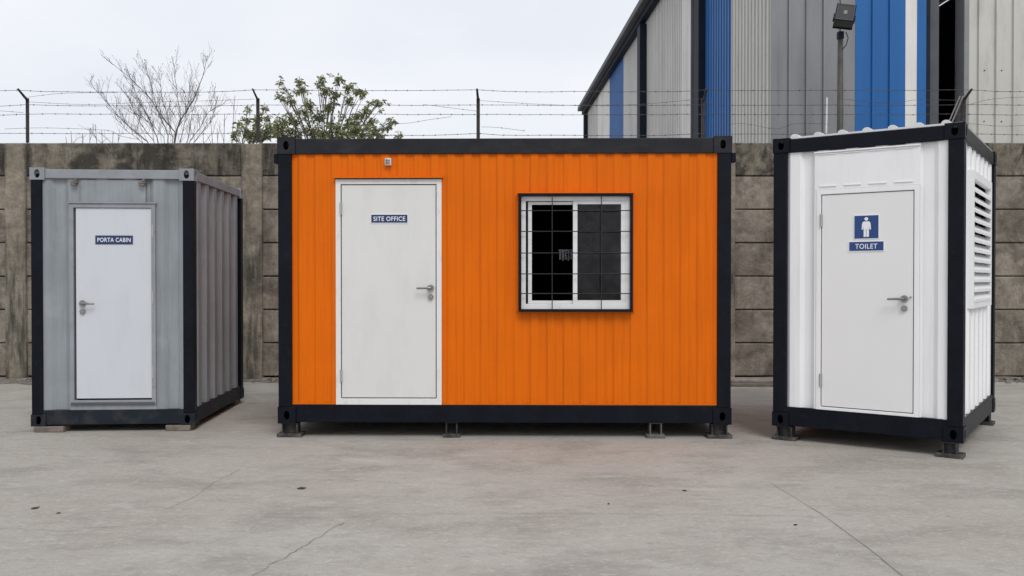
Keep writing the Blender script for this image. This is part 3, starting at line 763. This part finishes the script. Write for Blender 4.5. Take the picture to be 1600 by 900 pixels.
leafy('leafy_tree', 'broad green leafy tree with open crown rising behind the orange cabin', 508, 17.0,
      [(235, 112, 20), (345, 108, 24), (225, 200, 26), (350, 160, 36), (300, 230, 30), (400, 240, 30), (265, 150, 16), (490, 98, 24), (575, 95, 28), (500, 160, 36), (470, 140, 20), (640, 145, 36),
       (715, 165, 30), (735, 200, 14), (560, 200, 38), (520, 260, 38), (650, 235, 30), (825, 245, 32), (760, 285, 32), (835, 285, 14), (700, 330, 40), (780, 350, 34),
       (905, 345, 28), (890, 385, 24), (820, 410, 38), (740, 430, 42), (640, 360, 38), (560, 390, 46), (450, 330, 46), (370, 300, 38), (300, 345, 40), (230, 350, 40), (205, 400, 42),
       (320, 420, 50), (430, 420, 50), (950, 450, 22), (690, 410, 42), (610, 440, 46), (500, 430, 46), (250, 440, 46), (850, 450, 30)], 21, .80)
leafy('leafy_tree', 'smaller leafy tree beside the second fence post, left of the broad tree', 376, 16.6,
      [(30, 275, 18), (130, 270, 22), (25, 335, 26), (90, 335, 32), (150, 330, 26), (10, 400, 34), (90, 400, 42), (160, 395, 34), (50, 440, 42), (140, 445, 40), (-40, 440, 28), (-20, 370, 18)], 33, .75)

# ------------------------------------------------------------------ cabins
def frame(t, Wd, D, zb, zt, mtop, mpost, mbot, pw=.125, rt=.13, rb=.165, cw=.165, chh=.155, skin=.022, cb=None, post_w=None):
    """posts, rails, castings. local origin: front left corner on the ground"""
    cb = cb or mbot
    e = .006
    for x0, sx in ((0, -1), (Wd - pw, 1)):
        for y0, sy in ((0, -1), (D - pw, 1)):
            MB().box(x0, x0 + pw, y0, y0 + pw, zb + chh - .03, zt - chh + .03).build('corner_post', mpost, t, bevel=.006)
    for x0, x1, sx in ((-e, cw, -1), (Wd - cw, Wd + e, 1)):
        for y0, y1, sy in ((-e, cw, -1), (D - cw, D + e, 1)):
            casting(t, x0, x1, y0, y1, zb - .001, zb + chh - .03, sx, sy, M[cb])
            casting(t, x0, x1, y0, y1, zt - chh + .03, zt + .004, sx, sy, M[mtop])
    for y0 in (.004, D - .084):
        bx('top_rail', mtop, t, cw, Wd - cw, y0, y0 + .08, zt - rt, zt - .012, bevel=.005)
        bx('bottom_rail', mbot, t, cw, Wd - cw, y0, y0 + .08, zb + .010, zb + rb, bevel=.005)
    for x0 in (.004, Wd - .084):
        bx('top_rail', mtop, t, x0, x0 + .08, cw, D - cw, zt - rt, zt - .012, bevel=.005)
        bx('bottom_rail', mbot, t, x0, x0 + .08, cw, D - cw, zb + .010, zb + rb, bevel=.005)
    # short returns filling the rail beside the castings above / below the posts
    mb = MB()
    for a in (pw + .002, Wd - cw - .001):
        pass
    bx('floor', 'liner', t, .09, Wd - .09, .09, D - .09, zb + .08, zb + .12)

def returns(t, Wd, zb, zt, mtop, mbot, pw, cw, chh, rt, rb):
    """rail ends that run past the castings to the post, on the front"""
    for (x0, x1) in ((pw, cw + .001), (Wd - cw - .001, Wd - pw)):
        if rb > chh - .03: bx('rail_end', mbot, t, x0, x1, .006, .082, zb + chh - .03, zb + rb - .002)
        if rt > chh - .03: bx('rail_end', mtop, t, x0, x1, .006, .082, zt - rt + .002, zt - chh + .03)

def hinges(door, x, zs, m='hinge'):
    for z in zs:
        mb = MB().tube([(x, -.006, z - .06), (x, -.006, z + .06)], .007, 8); mb.box(x - .012, x + .012, .002, .008, z - .055, z + .055)
        mb.build('hinge', m, door)

def handle(door, x, z, sgn, zk):
    """lever pointing sgn along x"""
    mb = MB().tube([(x, -.002, z), (x, -.014, z)], [.031, .030], 20)
    mb.tube([(x, -.012, z), (x, -.050, z)], .011, 12)
    mb.tube([(x - sgn * .004, -.050, z), (x + sgn * .02, -.052, z), (x + sgn * .08, -.052, z - .001), (x + sgn * .128, -.048, z - .003)], [.012, .011, .010, .009], 10)
    mb.build('handle', 'steel', door, smooth=False)
    k = MB().tube([(x, -.002, zk), (x, -.011, zk)], [.026, .025], 20)
    k.build('keyhole_plate', 'steel', door)
    MB().tube([(x, -.0105, zk), (x, -.0125, zk)], .010, 14).build('keyhole', 'hinge', door)
    MB().box(x - .002, x + .002, -.0135, -.0124, zk - .007, zk + .005).build('key_slot', 'black', door)

def sign(t, x0, x1, z0, z1, y, m, body, th, tw, border=True, bold=.008):
    s_ = bx('sign', m, t, x0, x1, y - .004, y, z0, z1)
    ring_frame('sign_border', 'sign_white' if border else m, s_, x0 - .004, x1 + .004, z0 - .004, z1 + .004, .0055, y - .0048, y + .0, bevel=0)
    if body: text_mesh('lettering', body, 'sign_white', s_, (x0 + x1) / 2, y - .0045, (z0 + z1) / 2, th, tw, bold)
    return s_

def roof_sheet(t, Wd, D, z, m, pitch, r, first, base=.012):
    mb = MB(); prof = [(.02, z)]
    x = first
    while x < Wd - .04:
        for k in range(7):
            a = PI * k / 6; prof.append((x - r * math.cos(a), z + r * .75 * math.sin(a)))
        x += pitch
    prof.append((Wd - .02, z)); prof = [(a, b + base) for a, b in prof]
    vs = []; fs = []; n_ = len(prof)
    for y in (.05, D - .02): vs += [(a, y, b) for a, b in prof]
    vs += [(a, .05, z - .012) for a, b in prof]
    for i in range(n_ - 1):
        fs += [(i, i + 1, n_ + i + 1, n_ + i), (i, 2 * n_ + i, 2 * n_ + i + 1, i + 1)]
    mb.add(vs, fs); mb.box(.02, Wd - .02, .06, D - .03, z - .03, z - .004)
    return mb.build('roof_sheet', m, t)

def liner(t, Wd, D, z0, z1, hole=None):
    """inner lining boards"""
    y0 = .075; mb = MB()
    mb.box(.09, .10, .12, D - .12, z0, z1); mb.box(Wd - .10, Wd - .09, .12, D - .12, z0, z1)
    mb.box(.10, Wd - .10, D - .12, D - .11, z0, z1); mb.box(.10, Wd - .10, .08, D - .12, z1 - .01, z1)
    if hole:
        a, b, c, d_ = hole
        mb.box(.10, a, y0, y0 + .01, z0, z1 - .01); mb.box(b, Wd - .10, y0, y0 + .01, z0, z1 - .01)
        mb.box(a, b, y0, y0 + .01, z0, c); mb.box(a, b, y0, y0 + .01, d_, z1 - .01)
    mb.build('lining', 'liner', t)

# ---- orange site office
OX, OY, OA = -2.213, 8.337, -.018
OW, OD, OZB, OZT = 4.268, 2.44, .134, 2.837
t = empty('orange_cabin', (OX, OY, 0), OA)
tag(t, 'bright orange corrugated cabin with black frame, white SITE OFFICE door and grilled window', 'cabin')
frame(t, OW, OD, OZB, OZT, 'frame_top', 'frame', 'frame', pw=.127, rt=.155, rb=.178, cw=.165, chh=.185)
returns(t, OW, OZB, OZT, 'frame_top', 'frame', .127, .165, .185, .155, .178)
DF = (.546, 1.548, .312, 2.443); WN = (2.277, 3.344, 1.194, 2.301)
corr('front_wall', 'orange', t, .127, OW - .127, .300, 2.690, .024, .012, .157, .020, holes=[(DF[0] + .01, DF[1] - .01, .300, DF[3] - .01), (WN[0] + .015, WN[1] - .015, WN[2] + .015, WN[3] - .015)], phase=.07)
bx('sill_strip', 'orange', t, .129, DF[0] - .002, .016, .0235, .3125, .326); bx('sill_strip', 'orange', t, DF[1] + .002, OW - .129, .016, .0235, .3125, .326)
corr('rear_wall', 'orange', t, .127, OW - .127, .300, 2.690, OD - .03, .014, .157, .020, sgn=-1)
corr('side_wall', 'orange', t, .127, OD - .127, .300, 2.690, .03, .022, .31, .028, plane='side')
corr('side_wall', 'orange', t, .127, OD - .127, .300, 2.690, OW - .03, .022, .31, .028, plane='side', sgn=-1)
liner(t, OW, OD, .26, 2.70, (WN[0] + .03, WN[1] - .03, WN[2] + .03, WN[3] - .03))
roof_sheet(t, OW, OD, OZT - .05, 'frame', .31, .02, .25)
for x0, x1 in ((-.05, -.007), (OW + .007, OW + .05)):
    bx('lifting_lug', 'frame', t, x0, x1, .03, .13, 2.60, 2.69, bevel=.006)
# roof lifting eye
MB().tube([(2.32 + .07 * math.cos(a * PI / 8), .6, OZT - .04 + .075 * math.sin(a * PI / 8)) for a in range(9)], .009, 6).build('lifting_eye', 'frame', t)
# door
ring_frame('door_frame', 'door_frame', t, DF[0], DF[1], DF[2], DF[3], .047, .004, .06, wb=.058)
door = bx('door', 'door', t, DF[0] + .056, DF[1] - .056, .012, .052, DF[2] + .067, DF[3] - .056, bevel=.003)
hinges(door, DF[0] + .050, (2.165, .587)); handle(door, 1.447, 1.416, -1, 1.332)
bx('door_stop', 'black', t, DF[0] + .03, DF[1] - .03, .0605, .066, DF[2] + .03, DF[3] - .03)
MB().add([(DF[0] - .012, .03, 2.474), (DF[1] + .016, .03, 2.472), (DF[1] + .016, -.03, 2.462), (DF[0] - .012, -.03, 2.462), (DF[0] - .012, .03, 2.462), (DF[1] + .016, .03, 2.462), (DF[1] + .016, -.03, 2.450), (DF[0] - .012, -.03, 2.450)],
         [(0, 1, 2, 3), (4, 7, 6, 5), (0, 3, 7, 4), (1, 5, 6, 2), (3, 2, 6, 7), (0, 4, 5, 1)]).build('rain_flashing', 'orange', t)
MB().box(DF[0] - .004, DF[1] + .006, -.014, .022, 2.4435, 2.4575).build('door_seal', 'grille', t)  # dark strip added as the shade line under the flashing
sign(t, .882, 1.228, 2.030, 2.110, .0115, 'navy_sign', 'SITE OFFICE', .042, .300)
# junction box above the door
jb = bx('junction_box', 'pale_fit', t, 1.016, 1.076, -.02, .022, 2.570, 2.640, bevel=.006)
MB().box(1.026, 1.066, -.0245, -.0205, 2.615, 2.621).box(1.026, 1.066, -.0245, -.0205, 2.598, 2.604).box(1.026, 1.066, -.0245, -.0205, 2.583, 2.588).box(1.028, 1.034, -.024, -.0205, 2.578, 2.632).build('louvre', 'trim_mid', jb)
MB().tube([(1.062, -.005, 2.571), (1.068, -.012, 2.560), (1.075, -.01, 2.552)], .004, 6).build('cable_tail', 'trim_mid', jb)
# window
win = empty('window', (0, 0, 0)); win.parent = t
ring_frame('outer_casing', 'frame', win, WN[0], WN[1], WN[2], WN[3], .022, -.055, .07, bevel=.003)
# orange capping along the casing
MB().box(WN[0] - .012, WN[1] + .012, -.058, .02, WN[3] + .001, WN[3] + .008).build('casing_cap', 'orange', win)
bx('side_trim', 'orange', win, WN[1] + .002, WN[1] + .022, .0, .024, WN[2], WN[3] - .003, bevel=.003); bx('side_trim', 'orange', win, WN[0] - .022, WN[0] - .002, .0, .024, WN[2], WN[3] - .003, bevel=.003)
ring_frame('window_frame', 'upvc', win, WN[0] + .024, WN[1] - .024, WN[2] + .024, WN[3] - .024, .042, .0, .066, wb=.048)
xl, xr, zl, zh = WN[0] + .067, WN[1] - .067, WN[2] + .073, WN[3] - .067
# fixed right sash, in front
ring_frame('sash', 'upvc', win, 2.787, xr + .003, zl, zh, .042, .008, .030, wb=.034, wt=.030)
bx('glass_pane', 'glass', win, 2.825, xr - .035, .018, .022, zl + .03, zh - .026)
# sliding left sash, set behind
ring_frame('sash', 'upvc', win, xl + .020, 2.826, zl, zh - .004, .036, .034, .058, wb=.03, wt=.028)
mp_ = bx('glass_pane', 'glass_clear', win, xl + .05, 2.795, .044, .047, zl + .025, zh - .03)
bx('mesh_track', 'trim', win, xl + .006, xl + .013, .020, .032, zl - .0, zh)
# near-black sheet behind the right pane
bx('blind', 'liner', win, 2.80, xr + .01, .062, .068, zl, zh)
# grille
gr = MB()
for z in (2.140, 1.946, 1.744, 1.549, 1.365): gr.tube([(WN[0] + .01, -.045, z), (WN[1] - .01, -.045, z)], .0048, 6)
for x in (2.590, 3.049): gr.tube([(x, -.050, WN[2] + .01), (x, -.050, WN[3] - .01)], .0048, 6)
gr.build('grille', 'grille', win)
# unidentified pale ribbed shape behind the left pane
mb = MB()
for k in range(5): mb.box(2.665 + k * .027, 2.683 + k * .027, .22, .24, 1.69 - .012 * (k % 2), 1.775)
mb.box(2.66, 2.80, .22, .25, 1.775, 1.785)
mb.build('inside_rack', 'rack', t)

def world_of(o, x, y, z=0):
    a = o.rotation_euler.z; return (o.location.x + x * math.cos(a) - y * math.sin(a), o.location.y + x * math.sin(a) + y * math.cos(a), z)
def stand(cab, x, y, label, h, w=.15, pw_=.235, d=.16, group='steel stands under the cabins', m='stand', open_=False):
    s_ = empty('steel_stand', world_of(cab, x, y), cab.rotation_euler.z); tag(s_, label, 'stand', group)
    bx('base_plate', m, s_, -pw_ / 2, pw_ / 2, -d / 2, d / 2, 0, .034, bevel=.004)
    mb = MB(); mb.box(-w / 2, -w / 2 + .012, -d * .35, d * .35, .034, h - .010); mb.box(w / 2 - .012, w / 2, -d * .35, d * .35, .034, h - .010)
    if not open_: mb.box(-w / 2 + .012, w / 2 - .012, -.006, .006, .034, h - .010)
    mb.build('web', m, s_, bevel=.001)
    bx('top_plate', m, s_, -w / 2 - .006, w / 2 + .006, -d * .4, d * .4, h - .0098, h - .002, bevel=.001)
stand(t, .10, .08, 'steel stand under the front left corner of the orange cabin', OZB)
stand(t, OW - .10, .08, 'steel stand under the front right corner of the orange cabin', OZB)
stand(t, 1.64, .07, 'small open steel stand below the right edge of the SITE OFFICE door', OZB + .012, w=.11, pw_=.165, d=.13, open_=True)
stand(t, 3.57, .07, 'small pale dusty steel stand below the right side of the orange cabin', OZB + .012, w=.115, pw_=.175, d=.13, open_=True, m='stand_dusty')
stand(t, .10, OD - .1, 'steel stand under the rear left corner of the orange cabin', OZB)
stand(t, OW - .10, OD - .1, 'steel stand under the rear right corner of the orange cabin', OZB)

# ---- grey porta cabin
GX, GY, GA = -4.695, 8.60, .063
GW, GD, GZB, GZT = 1.556, 2.025, .061, 2.585
t = empty('grey_cabin', (GX, GY, 0), GA)
tag(t, 'small weathered grey corrugated cabin with pale door marked PORTA CABIN', 'cabin')
frame(t, GW, GD, GZB, GZT, 'frame_grey', 'frame', 'base_grey', pw=.105, rt=.10, rb=.155, cw=.135, chh=.145)
returns(t, GW, GZB, GZT, 'frame_grey', 'base_grey', .105, .135, .145, .10, .155)
DF = (.366, 1.189, .270, 2.239)
corr('front_wall', 'grey_skin', t, .105, GW - .105, .20, 2.50, .024, .030, .27, .045, holes=[(DF[0] + .01, DF[1] - .01, DF[2] + .01, DF[3] - .01)], phase=-.02)
# flat infill sheet above and below the door
bx('infill_panel', 'grey_skin', t, DF[0] + .10, DF[1] - .10, .0215, .0235, DF[3] + .004, 2.476)
bx('infill_panel', 'grey_skin', t, DF[0], DF[1], .012, .0235, .212, DF[2] - .003)
corr('rear_wall', 'grey_skin', t, .105, GW - .105, .20, 2.50, GD - .03, .03, .27, .045, sgn=-1)
corr('side_wall', 'grey_skin', t, .105, GD - .105, .20, 2.50, .03, .036, .30, .055, plane='side')
corr('side_wall', 'grey_skin', t, .105, GD - .105, .20, 2.50, GW - .015, .065, .30, .055, plane='side', sgn=-1, phase=.1)
roof_sheet(t, GW, GD, GZT - .018, 'roof_w', .30, .012, .22, base=.0)
ring_frame('door_frame', 'frame_grey', t, DF[0], DF[1], DF[2], DF[3], .040, -.006, .06, bevel=.003)
ring_frame('door_trim', 'grey_skin', t, DF[0] + .030, DF[1] - .030, DF[2] + .041, DF[3] - .030, .018, -.001, .058, bevel=0) if False else None
door = bx('door', 'door_cool', t, .424, 1.156, .008, .052, .327, 2.196, bevel=.003)
bx('door_stop', 'black', t, DF[0] + .03, DF[1] - .03, .0605, .066, DF[2] + .03, DF[3] - .03)
bx('drip_strip', 'frame_grey', t, DF[0] - .012, DF[1] + .012, -.018, .012, DF[3] + .001, DF[3] + .014, bevel=.002)
bx('door_sill', 'trim_mid', t, DF[0] + .01, DF[1] - .01, -.012, .012, DF[2] - .002, DF[2] + .022, bevel=.003)
hinges(door, 1.162, (1.972, 1.318, .583)); handle(door, .489, 1.262, 1, 1.181)
sign(t, .616, .966, 1.846, 1.924, .0075, 'navy_sign', 'PORTA CABIN', .042, .318, border=False)
for x in (.415, 1.065):
    l_ = MB().box(x - .035, x + .035, -.02, .03, 2.438, 2.462); l_.tube([(x, -.01, 2.438), (x - .02, -.02, 2.425), (x + .025, -.022, 2.42)], .010, 6); l_.box(x + .01, x + .03, -.03, .02, 2.46, 2.482)
    l_.build('broken_bracket', 'bracket', t)
def block(cab, x0, x1, y0, y1, h, label, seed):
    rnd = random.Random(seed); c_ = ((x0 + x1) / 2, (y0 + y1) / 2); hx, hy = (x1 - x0) / 2, (y1 - y0) / 2
    j = lambda s_: rnd.uniform(-s_, s_)
    vs = [(sx * hx + j(.008), sy * hy + j(.008), z) for z in (0, h) for sy in (-1, 1) for sx in (-1, 1)]
    o = MB().add(vs, [(0, 2, 3, 1), (4, 5, 7, 6), (0, 1, 5, 4), (2, 6, 7, 3), (0, 4, 6, 2), (1, 3, 7, 5)]).build('wood_block', 'block', None, bevel=.008)
    o.location = world_of(cab, *c_); o.rotation_euler.z = cab.rotation_euler.z + j(.03); tag(o, label, 'block', 'blocks under the grey cabin')
block(t, .03, .305, -.012, .19, .058, 'weathered block under the front left corner of the grey cabin', 1)
block(t, 1.275, 1.520, -.012, .17, .058, 'weathered block under the front right corner of the grey cabin', 2)
block(t, .03, .29, GD - .2, GD - .01, .058, 'weathered block under the rear left corner of the grey cabin', 3)
block(t, 1.28, 1.52, GD - .2, GD - .01, .058, 'weathered block under the rear right corner of the grey cabin', 4)

# ---- white toilet cabin
WX, WY, WA = 2.44, 8.235, -.606
WW, WD, WZB, WZT = 1.599, 2.225, .132, 2.802
t = empty('white_cabin', (WX, WY, 0), WA)
tag(t, 'white corrugated toilet cabin with black frame, set at an angle on the right', 'cabin')
frame(t, WW, WD, WZB, WZT, 'frame', 'frame', 'frame', pw=.122, rt=.135, rb=.185, cw=.150, chh=.160)
returns(t, WW, WZB, WZT, 'frame', 'frame', .122, .150, .160, .135, .185)
DF = (.392, 1.258, .316, 2.306)
corr('front_wall', 'white_skin', t, .122, WW - .122, .30, 2.69, .024, .026, .25, .035, holes=[(DF[0] + .01, DF[1] - .01, .30, DF[3] - .01)], phase=.03)
corr('rear_wall', 'white_skin', t, .122, WW - .122, .30, 2.69, WD - .03, .03, .27, .045, sgn=-1)
corr('side_wall', 'white_skin', t, .122, WD - .122, .30, 2.69, .03, .036, .30, .055, plane='side')
VN = (.50, 1.76, 1.27, 2.43)
corr('side_wall', 'white_skin', t, .122, WD - .122, .30, 2.69, WW - .022, .040, .29, .045, plane='side', sgn=-1, holes=[VN], phase=.08)
roof_sheet(t, WW, WD, WZT + .010, 'roof_w', .212, .038, .18, base=.004)
# flat infill panel over the door with pressed marks
ip = bx('infill_panel', 'white_skin', t, .374, 1.262, .010, .0235, DF[3] + .002, 2.652, bevel=.002)
MB().box(.372, 1.264, -.004, .0095, 2.640, 2.654).build('drip_strip', 'white_skin', ip, bevel=.003)
for k in range(4):
    for z in (2.625, 2.335):
        x = .42 + k * .212; MB().box(x, x + .15, .002, .0095, z, z + .010).build('pressed_bead', 'white_skin', ip, bevel=.002)
ring_frame('door_frame', 'white_skin', t, DF[0], DF[1], DF[2], DF[3], .042, .002, .06, bevel=.004, wb=.026)
for x0, x1 in ((.374, DF[0] - .001), (DF[1] + .001, 1.276)): bx('cover_strip', 'white_skin', t, x0, x1, .008, .0235, .318, DF[3] + .0, bevel=.002)
door = bx('door', 'door_white', t, .442, 1.209, .010, .052, .350, 2.258, bevel=.003)
bx('door_stop', 'black', t, DF[0] + .03, DF[1] - .03, .0605, .066, DF[2] + .02, DF[3] - .03)
hinges(door, .437, (2.03, .585)); handle(door, 1.141, 1.330, -1, 1.247)
MB().tube([(1.19, .009, 1.345), (1.19, -.002, 1.345)], .008, 8).build('lock_pin', 'steel', door)
sign(t, .680, .971, 1.748, 1.831, .0095, 'blue_sign', 'TOILET', .044, .185, border=True)
s1 = sign(t, .723, .929, 1.856, 2.062, .0095, 'blue_sign', None, 0, 0)
# pictogram of a standing man
def poly(mb, pts, y0=0.0048, y1=.0062, yb=.0095):
    n_ = len(pts); vs = [(x, yb - y1, z) for x, z in pts] + [(x, yb - .004, z) for x, z in pts]
    mb.add(vs, [tuple(range(n_))] + [(k, (k + 1) % n_, n_ + (k + 1) % n_, n_ + k) for k in range(n_)])
cx_, pz = .826, 1.872
mb = MB()
poly(mb, [(cx_ + .0155 * math.cos(a * PI / 8), pz + .158 + .0155 * math.sin(a * PI / 8)) for a in range(16)])
def R(x0, x1, z0, z1): poly(mb, [(cx_ + x0, pz + z0), (cx_ + x1, pz + z0), (cx_ + x1, pz + z1), (cx_ + x0, pz + z1)])
poly(mb, [(cx_ + a, pz + b) for a, b in ((-.024, .062), (.024, .062), (.024, .122), (.020, .136), (-.020, .136), (-.024, .122))])
poly(mb, [(cx_ + a, pz + b) for a, b in ((-.0265, .132), (-.0215, .137), (-.0255, .085), (-.031, .063), (-.039, .067), (-.036, .110), (-.033, .125))])
poly(mb, [(cx_ - a, pz + b) for a, b in ((-.0265, .132), (-.0215, .137), (-.0255, .085), (-.031, .063), (-.039, .067), (-.036, .110), (-.033, .125))])
R(-.022, -.002, 0, .060); R(.002, .022, 0, .060)
mb.build('pictogram', 'sign_white', s1, recalc=False)
# louvred vent in the right side wall
vent = empty('louvre_vent', (0, 0, 0)); vent.parent = t
xo = WW + .012
def side_ring(name, m, y0, y1, z0, z1, w, xa, xb):
    mb = MB(); mb.box(xa, xb, y0, y0 + w, z0, z1); mb.box(xa, xb, y1 - w, y1, z0, z1); mb.box(xa, xb, y0 + w, y1 - w, z0, z0 + w); mb.box(xa, xb, y0 + w, y1 - w, z1 - w, z1)
    return mb.build(name, m, vent, bevel=.003)
side_ring('vent_frame', 'white_skin', VN[0] - .03, VN[1] + .03, VN[2] - .03, VN[3] + .03, .075, WW - .04, xo)
bx('vent_back', 'liner', vent, WW - .13, WW - .12, VN[0] - .05, VN[1] + .05, VN[2] - .05, VN[3] + .05)  # near-black sheet in place of the dark interior behind the slats
nS = 12; zz0, zz1 = VN[2] + .055, VN[3] - .045; st = (zz1 - zz0) / nS
for k in range(nS):
    z = zz0 + st * k
    MB().add([(WW - .045, VN[0] + .047, z + .062), (WW - .045, VN[1] - .047, z + .062), (xo + .005, VN[1] - .047, z - .004), (xo + .005, VN[0] + .047, z - .004),
              (WW - .045, VN[0] + .047, z + .056), (WW - .045, VN[1] - .047, z + .056), (xo + .005, VN[1] - .047, z - .030), (xo + .005, VN[0] + .047, z - .030)],
             [(0, 1, 2, 3), (4, 7, 6, 5), (0, 3, 7, 4), (1, 5, 6, 2), (3, 2, 6, 7), (0, 4, 5, 1)]).build('slat', 'white_skin', vent)
stand(t, .10, .08, 'steel stand under the front left corner of the white cabin', WZB, w=.14, pw_=.22)
stand(t, WW - .10, .06, 'steel stand under the nearest corner of the white cabin', WZB, w=.11, pw_=.21)
stand(t, WW - .09, WD - .12, 'steel stand under the rear right corner of the white cabin', WZB, w=.13, pw_=.20)
stand(t, .10, WD - .12, 'steel stand under the rear left corner of the white cabin', WZB, w=.13, pw_=.20)

# ------------------------------------------------------------------ litter on the yard
def litter(x, y, s_, rz, label, seed):
    rnd = random.Random(seed); mb = MB()
    pts = [(-1, 0, .01), (-.45, .34, .05), (.1, .42, .10), (.6, .22, .07), (1, 0, .16), (.5, -.26, .05), (0, -.36, .02), (-.5, -.25, .03)]
    vs = [(a * s_, b * s_ * 1.5, .006 + c * s_ * rnd.uniform(.6, 1.6)) for a, b, c in pts] + [(a * s_ * .96, b * s_ * 1.4, .004 + c * s_ * .2) for a, b, c in pts]
    fs = [(0, 1, 7), (1, 2, 6, 7), (2, 3, 5, 6), (3, 4, 5)] + [(k, (k + 1) % 8, 8 + (k + 1) % 8, 8 + k) for k in range(8)] + [tuple(range(8, 16))]
    o = mb.add(vs, fs).build('dead_leaf', 'leafbit'); o.location = (x, y, 0); o.rotation_euler.z = rz; tag(o, label, 'leaf', 'dead leaves on the yard')
litter(-1.505, 6.284, .033, .2, 'largest dark dead leaf on the concrete in front of the orange cabin', 1)
litter(-3.114, 5.74, .028, .9, 'thin dark leaf on the concrete in front of the grey cabin', 2)
litter(-2.90, 5.62, .014, .3, 'tiny dark leaf scrap right of the thin leaf before the grey cabin', 3)
litter(1.726, 5.351, .014, .3, 'tiny dark leaf scrap beside the straight joint in front of the white cabin', 5)
litter(.644, 5.854, .013, 1.3, 'tiny dark leaf scrap in the middle of the yard', 6)
litter(1.22, 6.22, .018, -.5, 'small curled leaf scrap between the orange and white cabins on the open yard', 7)
